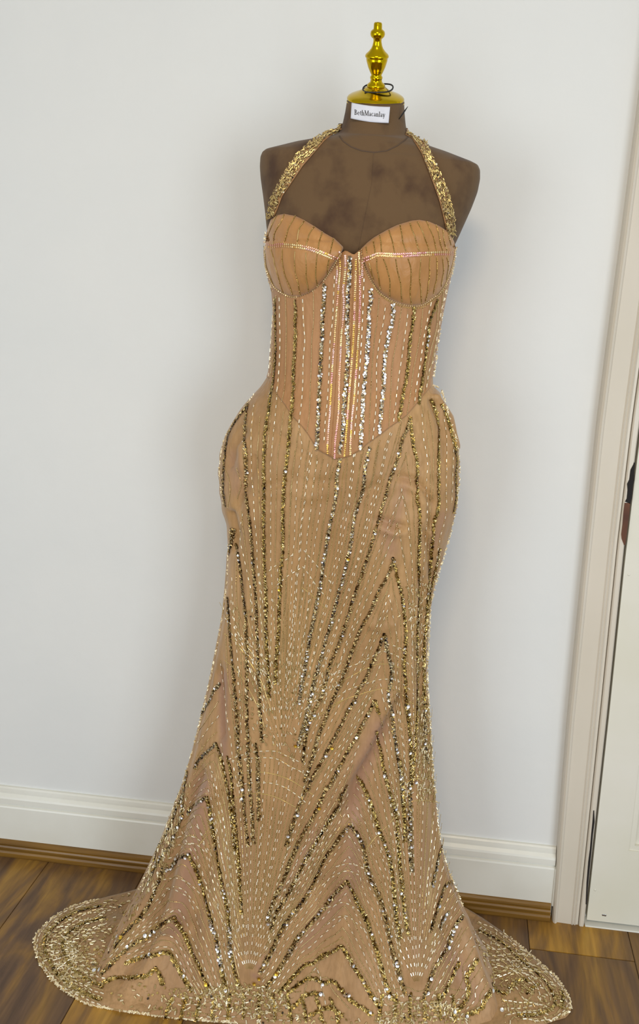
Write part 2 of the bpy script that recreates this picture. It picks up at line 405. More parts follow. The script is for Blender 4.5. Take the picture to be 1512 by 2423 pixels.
gown_r = [
 (627, 572, 1079, 588, .108, .084, 0), (628, 610, 1075, 618, .108, .084, 0), (634, 648, 1066, 655, .102, .083, 0), (646, 690, 1056, 700, .097, .082, 0),
 (649, 740, 1047, 745, .092, .08, 0), (645, 790, 1038, 795, .088, .08, 0), (641, 840, 1030, 840, .086, .08, 0), (637, 885, 1024, 885, .088, .082, 0),
 (620, 912, 1025, 914, .091, .085, 0), (598, 935, 1042, 930, .095, .088, 0), (572, 965, 1047, 955, .10, .092, 0), (550, 1000, 1062, 990, .106, .096, 0), (532, 1035, 1078, 1035, .110, .10, 0),
 (522, 1075, 1087, 1080, .114, .103, 0), (520, 1120, 1087, 1120, .117, .105, 0), (525, 1170, 1083, 1165, .118, .105, 0), (530, 1205, 1082, 1200, .119, .104, 0),
 (541, 1240, 1071, 1240, .118, .102, 0), (542, 1285, 1058, 1285, .117, .10, 0), (539, 1340, 1043, 1335, .115, .10, 0), (535, 1390, 1027, 1395, .113, .10, 0), (529, 1450, 1018, 1450, .112, .10, 0),
 (513, 1530, 1012, 1530, .112, .10, 0), (497, 1610, 1012, 1610, .113, .10, 0), (475, 1700, 1017, 1700, .116, .10, 0), (455, 1780, 1022, 1780, .120, .10, 0),
 (430, 1860, 1028, 1860, .126, .102, 0), (403, 1930, 1036, 1935, .132, .105, 0), (378, 1995, 1046, 2010, .138, .11, 0), (350, 2055, 1066, 2080, .144, .115, 0), (325, 2108, 1095, 2145, .150, .12, 0)]
G = loft(gown_r, seg=160, sub=6)
# hem loop on the floor
hem_px = [(1192, 2391), (1165, 2425), (1090, 2448), (980, 2456), (850, 2455), (720, 2441), (620, 2428), (560, 2419), (480, 2413), (400, 2406), (320, 2396), (262, 2386), (228, 2368), (215, 2345), (222, 2320)]
hem = [on_z(px, py, 0.006) for px, py in hem_px]
hem += [np.array([hem[-1][0]+.04, -.13, .006]), np.array([-.60, -.06, .006]), np.array([-.45, -.03, .006]), np.array([-.2, -.025, .006]), np.array([0.0, -.03, .006]), np.array([.10, -.07, .006]), np.array([.14, -.13, .006])]
hem = np.array(hem); hc = np.array([-.235, -.20, .006])
ang = np.unwrap(np.arctan2(hem[:, 1]-hc[1], hem[:, 0]-hc[0]))
E = G[-1]
segN = E.shape[0]
cE = E.mean(0)
# resample hem by arc length, separately for the front run (R -> L) and the back run
def resample(P, n):
    P = np.asarray(P, float); d = np.r_[0, np.cumsum(np.linalg.norm(np.diff(P, axis=0), axis=1))]
    s = np.linspace(0, d[-1], n); return np.stack([np.interp(s, d, P[:, k]) for k in range(P.shape[1])], 1)
front = resample(hem[:15], segN//2+1); back = resample(np.vstack([hem[14:], hem[:1]]), segN//2+1)
# ring index j: theta = 0 is R, theta = pi is L, sn<0 (front) for theta in (pi, 2pi)
Hm = np.zeros_like(E)
for j in range(segN):
    if j <= segN//2: Hm[j] = back[::-1][j]
    else: Hm[j] = front[::-1][j-segN//2]
K = 34; flare = []
for i in range(1, K+1):
    s = i/K
    P = E*(1-s)+Hm*s
    P[:, 2] = E[:, 2]*(1-s)**1.15+Hm[:, 2]*s
    flare.append(P)
G = np.concatenate([G, np.array(flare)], 0)
# folds and creases, (polyline in photo px of the fold as traced, height in metres, half width in px)
folds = [
 ([(520, 1585), (524, 1660), (527, 1740)], -.007, 9), ([(540, 1600), (548, 1740), (560, 1900)], .004, 16),
 ([(925, 1640), (897, 1702), (860, 1772), (820, 1835), (795, 1915), (756, 2015), (712, 2090)], .009, 16),
 ([(945, 1660), (912, 1722), (880, 1790), (845, 1850), (815, 1920)], -.010, 14),
 ([(829, 1950), (822, 2085), (812, 2237), (805, 2330)], .008, 20), ([(772, 2100), (740, 2260), (715, 2340)], -.006, 30), ([(880, 2100), (890, 2220), (900, 2330)], -.006, 25),
 ([(500, 1870), (462, 1975), (430, 2100), (405, 2180)], .010, 18), ([(470, 1830), (425, 1950), (400, 2060), (380, 2150)], -.008, 14), ([(500, 2000), (475, 2120), (450, 2200)], -.006, 16),
 ([(600, 1900), (600, 2100), (592, 2290)], .006, 26), ([(985, 1900), (985, 2100), (985, 2300)], .006, 26),
 ([(828, 1217), (852, 1178), (895, 1150)], -.004, 10), ([(952, 1130), (982, 1136), (1006, 1162), (1022, 1190), (1020, 1250)], -.006, 7), ([(965, 1150), (990, 1165), (1003, 1195)], .004, 8),
 ([(900, 1230), (930, 1243), (955, 1248)], -.005, 8), ([(905, 1250), (930, 1262), (955, 1262)], .004, 9), ([(600, 1085), (590, 1130), (560, 1200)], -.005, 9), ([(572, 1060), (574, 1110)], .004, 12),
 ([(1005, 1262), (1020, 1300), (1024, 1370)], -.006, 8), ([(545, 1215), (556, 1260), (551, 1300)], -.007, 9),
 ([(1030, 940), (1060, 990), (1076, 1060)], .006, 7), ([(1022, 950), (1046, 1010), (1056, 1090)], -.004, 8), ([(545, 1100), (552, 1060), (575, 1020)], -.005, 10), ([(600, 1180), (640, 1150), (680, 1142)], -.0025, 7), ([(640, 1010), (700, 1062), (750, 1090)], -.002, 8), ([(880, 1480), (905, 1450), (925, 1420)], .003, 8), ([(690, 1130), (760, 1142), (830, 1138)], -.002, 8), ([(690, 1165), (730, 1180), (760, 1165)], .002, 8),
 ([(880, 1480), (910, 1490), (930, 1478)], .003, 7), ([(1000, 1380), (1003, 1500), (998, 1640), (1003, 1780)], -.005, 9), ([(960, 1500), (968, 1640)], .004, 12),
 ([(1090, 2180), (1120, 2270), (1165, 2380)], .006, 16), ([(1060, 2200), (1085, 2290), (1110, 2380)], -.007, 16),
 ([(330, 2150), (280, 2250), (245, 2310)], .008, 16), ([(380, 2180), (330, 2260), (270, 2330)], -.008, 14), ([(410, 2165), (365, 2260), (330, 2330)], .008, 16), ([(450, 2200), (440, 2290), (440, 2370)], -.006, 20)]
def dist_poly(Q, pl):
    best = np.full(len(Q), 1e9)
    for a, b_ in zip(pl[:-1], pl[1:]):
        a = np.array(a, float); b_ = np.array(b_, float); d = b_-a
        t = np.clip(((Q-a)@d)/(d@d), 0, 1); best = np.minimum(best, np.linalg.norm(Q-(a+t[:, None]*d), axis=1))
    return best
def vnormals(P):
    dv = np.gradient(P, axis=0); du = np.roll(P, -1, 1)-np.roll(P, 1, 1)
    n = np.cross(dv, du); n /= np.linalg.norm(n, axis=2, keepdims=True)+1e-12
    c = P.mean(1, keepdims=True); s = np.sign(((P-c)*n)[..., :2].sum(2, keepdims=True)); return n*np.where(s == 0, 1, s)
VN = vnormals(G)
px = to_px(G.reshape(-1, 3)); disp = np.zeros(len(px))
isf = (VN.reshape(-1, 3)[:, 1] < 0.2)
for pl, h, wd in folds:
    d = dist_poly(px, pl); disp += 1.7*h*np.exp(-(d/wd)**2)*isf
rowy = np.repeat(np.linspace(0, 1, G.shape[0]), G.shape[1])
amp = np.clip((rowy-0.35)*1.6, 0, 1)
thv = np.tile(2*math.pi*np.arange(segN)/segN, G.shape[0])
disp += amp*0.0022*(np.sin(thv*17+rowy*5)+0.7*np.sin(thv*29+1.3-rowy*3))*isf
disp += 0.0010*np.sin(px[:, 1]*0.13+px[:, 0]*0.05)*np.exp(-((px[:, 1]-1130)/90)**2)*isf
G = (G.reshape(-1, 3)+VN.reshape(-1, 3)*disp[:, None]).reshape(G.shape)
G[..., 2] = np.maximum(G[..., 2], 0.005)
gv = G.reshape(-1, 3); gf = grid_faces(G.shape[0], G.shape[1])
CORE = bvh_of(gv, gf)

def hit_raw(tree, px_, py_):
    v_ = ray(px_, py_)
    h = tree.ray_cast(Vector(CAM), Vector(v_))
    return h
def hit(tree, px_, py_, cx_=None, slack=45):
    h = hit_raw(tree, px_, py_)
    if h[0] is not None: return np.array(h[0]), np.array(h[1])
    cx_ = 830 if cx_ is None else cx_
    for k in range(1, 2+int(slack/1.5)):
        x = px_+(1.5*k if px_ < cx_ else -1.5*k)
        h = hit_raw(tree, x, py_)
        if h[0] is not None:
            P = on_y(px_, py_, h[0][1]); return P, np.array(h[1])
    return None, None

gown = empty('evening_gown', (-0.235, -0.19, 0.0))
tag(gown, 'long gold beaded mermaid gown with halter straps, corset bodice and train on the floor', 'dress')

# skirt part: rows of the gown surface from the waist down
i0 = 6*7-2
sk_v = G[i0:].reshape(-1, 3); sk_f = grid_faces(G.shape[0]-i0, G.shape[1])
skirt = child(pyobj('skirt', sk_v, sk_f, MAT['skirt']), gown)
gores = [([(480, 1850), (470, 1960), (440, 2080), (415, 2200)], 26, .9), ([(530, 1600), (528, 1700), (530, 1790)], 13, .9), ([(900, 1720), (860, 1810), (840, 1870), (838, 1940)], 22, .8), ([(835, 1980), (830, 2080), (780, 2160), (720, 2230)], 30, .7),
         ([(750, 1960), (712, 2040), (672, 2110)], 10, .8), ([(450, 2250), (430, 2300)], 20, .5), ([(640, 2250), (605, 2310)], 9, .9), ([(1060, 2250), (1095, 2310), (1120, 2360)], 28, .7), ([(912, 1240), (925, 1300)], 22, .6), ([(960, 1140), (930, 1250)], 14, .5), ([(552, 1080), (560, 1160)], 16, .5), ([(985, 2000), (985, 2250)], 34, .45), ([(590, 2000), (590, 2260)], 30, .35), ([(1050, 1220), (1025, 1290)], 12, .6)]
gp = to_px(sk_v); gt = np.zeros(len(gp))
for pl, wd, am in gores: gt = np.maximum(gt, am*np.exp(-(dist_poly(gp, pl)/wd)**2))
gt = np.maximum(gt, 0.20*np.clip((gp[:, 1]-1500)/600, 0, 1))  # pinker towards the hem: cloth tone and partly light tint put into colour
ga = skirt.data.attributes.new('GoreTint', 'FLOAT', 'POINT'); ga.data.foreach_set('value', gt.astype(np.float32))

# bodice: back panel ring plus shaped front patch
def patch(tree, top, bot, ns, nt, off, bump=None, sides=None):
    """grid between two pixel curves laid on a surface, lifted by off (m) towards the outside"""
    top = resample(top, ns); bot = resample(bot, ns); v_ = []
    for i in range(nt):
        t_ = i/(nt-1)
        for j in range(ns):
            s_ = j/(ns-1); p = top[j]*(1-t_)+bot[j]*t_
            if sides:      # let the two side edges follow the waist instead of running straight
                eL = top[0]*(1-t_)+bot[0]*t_; eR = top[-1]*(1-t_)+bot[-1]*t_; k_ = (p[0]-eL[0])/(eR[0]-eL[0])
                p = p+np.array([(np.interp(eL[1], *sides[0])-eL[0])*(1-k_)**3+(np.interp(eR[1], *sides[1])-eR[0])*k_**3, 0])
            P, n = hit(tree, p[0], p[1])
            if P is None: P = on_y(p[0], p[1], AX-.03)
            h = off+(bump(s_, t_) if bump else 0)
            v_.append(P-ray(p[0], p[1])*h)
    f_ = []
    for i in range(nt-1):
        for j in range(ns-1): f_.append((i*ns+j, (i+1)*ns+j, (i+1)*ns+j+1, i*ns+j+1))
    return np.array(v_), f_, ns, nt
def thicken(v_, f_, ns, nt, th):
    """give a patch a folded-back rim so it has real thickness"""
    n = len(v_); rim = [j for j in range(ns)]+[i*ns+ns-1 for i in range(1, nt)]+[(nt-1)*ns+j for j in range(ns-2, -1, -1)]+[i*ns for i in range(nt-2, 0, -1)]
    v2 = np.vstack([v_, v_[rim]+np.array([0, th, 0])]); f2 = list(f_); m_ = len(rim)
    for k in range(m_):
        a, b_ = rim[k], rim[(k+1) % m_]; f2.append((a, b_, n+(k+1) % m_, n+k))
    return v2, f2
bod_top = [(629, 600), (634, 645), (650, 680), (668, 694), (685, 700), (703, 703), (720, 698), (740, 688), (765, 664), (788, 627), (805, 600), (818, 592), (837, 603), (853, 590), (860, 606), (870, 640), (884, 668), (900, 692), (925, 710), (945, 718), (970, 724), (998, 722), (1020, 708), (1042, 692), (1056, 668), (1066, 642), (1074, 612)]
bod_bot = [(634, 900), (655, 936), (672, 958), (690, 985), (708, 1003), (725, 1024), (750, 1064), (772, 1076), (792, 1087), (812, 1084), (829, 1079), (853, 1064), (873, 1047), (898, 1030), (920, 1013), (942, 998), (962, 984), (985, 958), (1005, 933), (1022, 915)]
sidesLR = (((600, 645, 690, 740, 790, 840, 885, 900), (629, 635, 650, 652, 648, 644, 640, 637)), ((612, 655, 700, 745, 795, 840, 885, 915), (1074, 1063, 1051, 1043, 1034, 1027, 1021, 1020)))
v1, f1, ns1, nt1 = patch(CORE, bod_top, bod_bot, 110, 70, 0.0026, sides=sidesLR)
v1, f1 = thicken(v1, f1, ns1, nt1, 0.003)
SIDE = 16; idx = [k % segN for k in range(-SIDE, segN//2+1+SIDE)]
bk = G[3:44][:, idx]+VN[3:44][:, idx]*0.0012; bk = bk.reshape(-1, 3); bf = grid_faces(41, len(idx), closed=False, off=len(v1))
# side wedges so the bodice closes between the front patch and the back
bodice = child(pyobj('bodice', np.vstack([v1, bk]), f1+bf, MAT['bodice']), gown)
# inner lining just behind the front panel down to the skirt
BOD = bvh_of(v1, f1)

cupL_top = [(628, 575), (632, 545), (640, 520), (655, 509), (673, 506), (700, 511), (717, 519), (750, 539), (767, 551), (792, 565), (812, 585), (806, 602)]
cupL_bot = [(627, 590), (630, 628), (640, 660), (652, 682), (668, 694), (685, 700), (703, 702), (720, 697), (740, 687), (765, 663), (788, 628), (804, 604)]
cupR_top = [(858, 606), (853, 590), (870, 573), (884, 562), (915, 544), (940, 532), (973, 522), (992, 520), (1015, 524), (1040, 535), (1062, 549), (1074, 570), (1078, 585)]
cupR_bot = [(859, 610), (870, 645), (884, 670), (900, 692), (925, 710), (945, 718), (970, 724), (998, 722), (1020, 708), (1042, 692), (1056, 668), (1066, 640), (1076, 605)]
def dome(s_, t_):
    a = max(0.0, 1-(2*s_-1)**2)**.55; b_ = max(0.0, 1-abs(2*t_-1)**2.6)**.7
    return 0.026*a*b_+0.0008
# the cups rest on the form above the bodice, so raise them on the form's own chest
both_v = np.vstack([tv, gv]); both_f = tf+[tuple(len(tv)+k for k in q_) for q_ in gf]
BOTH = bvh_of(both_v, both_f)
cups = []
for tp, bt, side in ((cupL_top, cupL_bot, 'l'), (cupR_top, cupR_bot, 'r')):
    v2, f2, n_, m_ = patch(BOTH, tp, bt, 54, 40, 0.0022, dome)
    v3, f3 = thicken(v2, f2, n_, m_, 0.006)
    cups.append((v3, f3)); child(pyobj('cup', v3, f3, MAT['cup'], bodice), gown).parent = bodice
for o in COL.objects:
    if o.name.startswith('cup') and o.parent == bodice: o.matrix_parent_inverse = Matrix.Identity(4)

# train: a low domed sheet spread on the boards behind and beside the skirt
tr_px = [(1092, 2142), (1140, 2170), (1190, 2205), (1227, 2232), (1257, 2260), (1290, 2292), (1322, 2320), (1337, 2342), (1350, 2380), (1351, 2393), (1338, 2406), (1302, 2416), (1285, 2424),
         (1200, 2446), (1090, 2460), (980, 2467), (850, 2466), (720, 2450), (620, 2432), (560, 2421), (480, 2415), (400, 2407), (320, 2397), (262, 2387), (200, 2373), (165, 2352), (130, 2327), (110, 2305), (94, 2280), (82, 2250), (80, 2225), (88, 2206), (110, 2184), (140, 2160), (165, 2147), (200, 2133), (232, 2127), (262, 2119), (300, 2110), (330, 2101)]
tr = []
for a, b_ in tr_px:
    P = on_z(a, b_, 0.003)
    if P[1] > -0.014: P = on_y(a, b_, -0.014); P[2] = max(P[2], 0.003)
    tr.append(P)
tr += [np.array([-.55, -.03, .004]), np.array([-.3, -.02, .004]), np.array([0.0, -.018, .006])]
tr = np.array(tr); trc = np.array([-.235, -.19, .0]); NT = 240
trr = resample(np.vstack([tr, tr[:1]]), NT+1)[:NT]
rows = []
for i in range(26):
    s_ = i/25; q_ = 0.30+0.70*s_
    P = trc+(trr-trc)*q_
    an = np.arctan2(trr[:, 1]-trc[1], trr[:, 0]-trc[0])
    h = 0.004+0.026*math.sin(math.pi*min(1, (1-s_)*1.15))**1.0*(0.75+0.35*np.sin(an*6+1))
    rz_ = 0.004*np.sin(an*31+9*s_)*(1-s_)*1.6+0.0025*np.sin(an*13-14*s_)
    P[:, 2] = np.maximum(0.003, h+rz_*(0.3+math.sin(math.pi*s_)))*(1 if s_ < 1 else 0)+trr[:, 2]*s_**6
    P[:, 2] = np.maximum(P[:, 2], 0.003)
    rows.append(P)
tnv = np.array(rows).reshape(-1, 3); tnf = grid_faces(26, NT)
rim = trr.copy(); rim[:, 2] = np.maximum(rim[:, 2]-0.003, 0.0002)
tnv = np.vstack([tnv, rim]); tnf += [(25*NT+j, 26*NT+j, 26*NT+(j+1) % NT, 25*NT+(j+1) % NT) for j in range(NT)]
train = child(pyobj('train', tnv, tnf, MAT['train']), gown)

# every gown surface that carries embroidery
allv = [gv, v1]; allf = [gf, [tuple(len(gv)+k for k in q_) for q_ in f1]]
off = len(gv)+len(v1)
for cv, cf in cups: allv.append(cv); allf.append([tuple(off+k for k in q_) for q_ in cf]); off += len(cv)
allv.append(tnv); allf.append([tuple(off+k for k in q_) for q_ in tnf]); off += len(tnv)
SURF = bvh_of(np.vstack(allv), [q_ for fl in allf for q_ in fl])

# halter straps
strapL_o = [(632, 520), (640, 476), (659, 437), (679, 401), (707, 361), (739, 333), (770, 314), (806, 299)]
strapL_i = [(649, 512), (667, 464), (691, 429), (715, 393), (739, 365), (767, 332), (790, 315), (808, 306)]
strapR_i = [(959, 318), (975, 327), (997, 361), (1013, 401), (1028, 441), (1040, 476), (1050, 516), (1057, 550)]
strapR_o = [(962, 310), (993, 329), (1009, 338), (1024, 377), (1044, 417), (1060, 457), (1072, 508), (1075, 560)]
straps = []
for o_, i_ in ((strapL_o, strapL_i), (strapR_i, strapR_o)):
    v4, f4, a4, b4 = patch(TORSO, o_, i_, 46, 7, 0.004)
    v5, f5 = thicken(v4, f4, a4, b4, 0.004)
    straps.append((child(pyobj('halter_strap', v5, f5, MAT['lining']), gown), v5, f5))
# band passing behind the neck joins the two straps
nb = []
for k in range(24):
    a = math.pi*(-0.06+1.12*k/23); c_ = (on_y(806, 303, AX)+on_y(960, 314, AX))/2; hw = (on_y(960, 314, AX)-on_y(806, 303, AX))/2
    nb.append(c_+hw*1.06*math.cos(a)+np.array([0, 0.062*math.sin(a), 0.012*math.sin(a)]))
nbv = []; nbf = []
for P in nb: nbv += [P+np.array([0, 0, .007]), P-np.array([0, 0, .007])]
for k in range(23): nbf.append((2*k, 2*k+1, 2*k+3, 2*k+2))
child(pyobj('neck_band', nbv, nbf, MAT['lining']), gown)

# ------------------------------------------------------------------ dress form
form = empty('dress_form', (-0.172, AX, 0.0))
tag(form, 'brown velvet dress form with a gold finial neck cap, wearing the beaded gown', 'mannequin')
torso = child(pyobj('torso', tv, tf, MAT['velvet']), form)
seam_px = [(803, 322), (812, 334), (830, 347), (855, 357), (885, 361), (915, 357), (940, 345), (957, 333), (966, 324)]
sp = [];
for p in resample(seam_px, 40):
    P, n = hit(TORSO, p[0], p[1], 885)
    sp.append(P+0.0002*n)
v, f = tube_arrays(sp, 0.0011, 6); child(pyobj('neck_seam', v, f, MAT['seam']), form)
sp = []
for p in resample([(884, 362), (880, 430), (866, 500), (848, 590)], 50):
    P, n = hit(TORSO, p[0], p[1], 885); sp.append(P+0.00005*n)
v, f = tube_arrays(sp, 0.0005, 5); child(pyobj('front_seam', v, f, MAT['velvet']), form)
v, f = lathe([(0.014, 0.02), (0.014, 1.13)], 24); v = [(a-0.180, b_+AX, c) for a, b_, c in v]
child(pyobj('pole', v, f, MAT['brass']), form)
v, f = lathe([(0.10, 0.006), (0.10, 0.016), (0.085, 0.024), (0.02, 0.030), (0.02, 0.05), (0.014, 0.052)], 36); v = [(a-0.180, b_+AX, c) for a, b_, c in v]
child(pyobj('base', v, f, MAT['brass']), form)
# neck cap and finial, leaning forward with the neck
cz = 1/2.52*MPX
prof = [(164, 552), (170, 549), (172, 543), (168, 538), (166, 532), (169, 526), (168, 519), (162, 510), (148, 500), (125, 490), (102, 481), (82, 470), (64, 457), (54, 450)]
fin = [(50, 463), (54, 455), (51, 445), (43, 437), (35, 430), (33, 412), (36, 408), (36, 400), (33, 394), (29, 388), (38, 370), (50, 340), (59, 308), (62, 290), (58, 286), (67, 281), (68, 272), (63, 262), (46, 245), (34, 228), (28, 213), (23, 188), (24, 173), (31, 168), (39, 158), (42, 145), (39, 130), (30, 121), (24, 117), (23, 86), (19, 79), (3, 76)]
nc = (on_y(822, 236, AX)+on_y(956, 241, AX))/2
Rt = Matrix.Rotation(math.radians(2.6), 4, 'Y') @ Matrix.Rotation(math.radians(23), 4, 'X')
for nm, pr in (('neck_cap', prof), ('finial', fin)):
    v, f = lathe([(r*cz*0.955, (552-y)*cz*0.84) for r, y in pr], 48)
    if nm == 'finial': v = [(a, b_, c+11*cz*0.84) for a, b_, c in v]
    v = [Vector(nc)+Rt @ Vector((a, b_, c-0.004)) for a, b_, c in v]
    child(pyobj(nm, v, f, MAT['brass']), form)

# black elastic loop round the finial base
lp = []
for k in range(40):
    a = 2*math.pi*k/40
    p = Vector((0.0250*math.cos(a)+0.0035, 0.0225*math.sin(a)-0.0015, (552-468)*cz*0.84-0.0008+0.0035*math.sin(a+0.5)+0.0008*math.sin(3*a)))
    lp.append(np.array(Vector(nc)+Rt @ p))
v, f = tube_arrays(lp, 0.0013, 8, closed=True)
loop = pyobj('elastic_loop', v, f, MAT['black'])
kp = np.array(lp[26]); v2_, f2_ = tube_arrays([kp+np.array([-.005, -.001, -.001]), kp, kp+np.array([.004, -.001, -.005])], [.0009, .0019, .0009], 7)
child(pyobj('knot', v2_, f2_, MAT['black']), loop) if False else pyobj('knot', v2_, f2_, MAT['black'], loop)
tag(loop, 'thin black elastic loop lying round the foot of the gold finial', 'elastic band')
# dark pin sticking out of the neck
A_ = on_y(951, 272, AX-.030); B_ = on_y(965, 252, AX-.034)
v, f = tube_arrays([A_-(B_-A_)*.5, A_, A_+(B_-A_)*.5, B_], [.0006, .0012, .0012, .0004], 8)
tag(pyobj('dress_pin', v, f, MAT['black']), 'thin dark pin stuck in the side of the velvet neck', 'pin')
# label
lt = [(834, 246), (878, 251), (924, 255)]; lb = [(831, 282), (875, 288), (920, 292)]
v4, f4, a4, b4 = patch(TORSO, lt, lb, 30, 10, 0.0030)
yy = v4[:, 1].reshape(10, 30)
v4[:, 1] = (0.35*yy+0.65*yy.min(0).mean()).reshape(-1)-0.0006
v5, f5 = thicken(v4, f4, a4, b4, 0.0008)
card = tag(pyobj('name_label', v5, f5, MAT['label']), 'white card label with black lettering pinned to the velvet neck', 'label')
LAB = bvh_of(v4, f4)
# serif letters built from strokes; unit box: x-height 0.62, cap 1
def bar(x0, y0, x1, y1, w0, w1=None):
    w1 = w0 if w1 is None else w1; d = np.array([x1-x0, y1-y0], float); d /= np.linalg.norm(d)+1e-9; n = np.array([-d[1], d[0]])
    return [np.array([x0, y0])+n*w0/2, np.array([x1, y1])+n*w1/2, np.array([x1, y1])-n*w1/2, np.array([x0, y0])-n*w0/2]
def arc(cx_, cy_, rx, ry, a0, a1, wt, wn, n=12):
    out = []
    for k in range(n):
        qa = [math.radians(a0+(a1-a0)*(k+i)/n) for i in (0, 1)]
        wd = [wn+(wt-wn)*abs(math.cos(a)) for a in qa]
        o1 = [np.array([cx_+(rx)*math.cos(a), cy_+(ry)*math.sin(a)]) for a in qa]
        i1 = [np.array([cx_+(rx-w_)*math.cos(a), cy_+(ry-w_*.8)*math.sin(a)]) for a, w_ in zip(qa, wd)]
        out.append([o1[0], o1[1], i1[1], i1[0]])
    return out
VW, SW = .17, .055
def serif(x, y, w_=.26): return [bar(x-w_/2, y, x+w_/2, y, SW*1.2)]
def glyph(c):
    g = []
    if c == 'B': g += [bar(.18, 0, .18, 1, VW)]+serif(.14, .03, .28)+serif(.14, .97, .28)+arc(.22, .76, .36, .24, -90, 90, .15, SW)+arc(.22, .27, .42, .27, -90, 90, .16, SW)+[bar(.18, .97, .26, .97, SW), bar(.18, .53, .3, .53, SW), bar(.18, .03, .26, .03, SW)]; w_ = .72
    elif c == 'e': g += arc(.28, .31, .26, .33, 0, 320, .15, SW, 16)+[bar(.08, .36, .52, .36, SW)]; w_ = .60
    elif c == 't': g += [bar(.2, .08, .2, .82, VW*.9), bar(.04, .60, .40, .60, SW*1.2)]+arc(.32, .14, .17, .15, 180, 320, .12, SW, 6); w_ = .44
    elif c == 'h': g += [bar(.15, 0, .15, 1, VW)]+serif(.14, .03, .30)+[bar(.02, .97, .15, .97, SW), bar(.47, 0, .47, .44, VW)]+serif(.47, .03, .28)+arc(.34, .42, .215, .22, 0, 160, .15, SW, 8); w_ = .68
    elif c == 'M': g += [bar(.12, 0, .12, 1, SW*1.4), bar(.12, 1, .48, .05, VW), bar(.48, .05, .82, 1, SW*1.2), bar(.84, 0, .84, 1, VW)]+serif(.12, .03)+serif(.12, .97)+serif(.84, .03, .30)+serif(.86, .97, .26); w_ = 1.04
    elif c == 'a': g += [bar(.38, .04, .38, .46, VW*.9)]+arc(.26, .46, .20, .18, 10, 170, .12, SW, 8)+arc(.22, .17, .18, .18, 0, 360, .13, SW, 12)+[bar(.38, .05, .54, .05, SW*1.2)]; w_ = .58
    elif c == 'c': g += arc(.28, .31, .26, .33, 40, 320, .15, SW, 16); w_ = .54
    elif c == 'n': g += [bar(.15, 0, .15, .60, VW)]+serif(.14, .03, .28)+[bar(.02, .60, .15, .60, SW), bar(.47, 0, .47, .44, VW)]+serif(.47, .03, .28)+arc(.34, .42, .215, .22, 0, 160, .15, SW, 8); w_ = .68
    elif c == 'l': g += [bar(.15, 0, .15, 1, VW)]+serif(.15, .03, .30)+[bar(.02, .97, .15, .97, SW)]; w_ = .33
    elif c == 'y': g += [bar(.10, .60, .30, .0, VW), bar(.50, .60, .20, -.25, SW*1.3)]+serif(.10, .60, .26)+serif(.50, .60, .22)+arc(.14, -.22, .09, .09, 180, 400, .07, .05, 6); w_ = .60
    return g, w_
word = 'BethMacanlay'; tot = sum(glyph(c)[1] for c in word); xcur = 0; lv = []; lf = []
x_a, y_a, x_b, y_b = 838.5, 271.5, 911.5, 277.5
for c in word:
    g, w_ = glyph(c)
    for quad_ in g:
        b0 = len(lv)
        for pt in quad_:
            u = (xcur+pt[0])/tot; hgt = pt[1]*12.5
            X = x_a+(x_b-x_a)*u; Y = y_a+(y_b-y_a)*u-hgt
            P, n = hit(LAB, X, Y, 880)
            lv.append(P-ray(X, Y)*0.0003)
        lf.append((b0, b0+1, b0+2, b0+3))
    xcur += w_
pyobj('lettering', lv, lf, MAT['ink'], card, smooth=False)
#EMBROIDERY
# ------------------------------------------------------------------ embroidery: every strand is laid on the cloth as real beads
PAL = {
 'brown': [((.29, .19, .075), 6), ((.38, .26, .11), 5), ((.20, .125, .05), 4), ((.48, .36, .18), 1.6), ((.03, .02, .02), .8), ((.75, .66, .45), .35)],
 'gold': [((.36, .245, .07), 6), ((.46, .32, .10), 5), ((.25, .165, .045), 4), ((.56, .43, .19), 1.6), ((.06, .04, .02), .6)],
 'mixed': [((.34, .26, .14), 4), ((.24, .175, .09), 4.5), ((.52, .44, .30), 2.4), ((.85, .80, .74), 1), ((.04, .03, .035), .9), ((.8, .6, .2), .25)],
 'silver': [((.90, .88, .85), 3.6), ((.62, .56, .46), 3), ((.38, .30, .18), 3.4), ((.04, .035, .04), 1.0), ((.9, .66, .22), .5), ((.25, .18, .10), 3)],
}
PINK = [(.98, .55, .38), (.98, .66, .30), (.95, .45, .42), (.98, .78, .40), (.95, .62, .55), (.98, .60, .15)]
def jitter_axis(n, t, ang):
    b = np.cross(n, t); a = rng.normal(0, ang, 2)
    m = n+t*a[0]+b*a[1]; return m/np.linalg.norm(m)
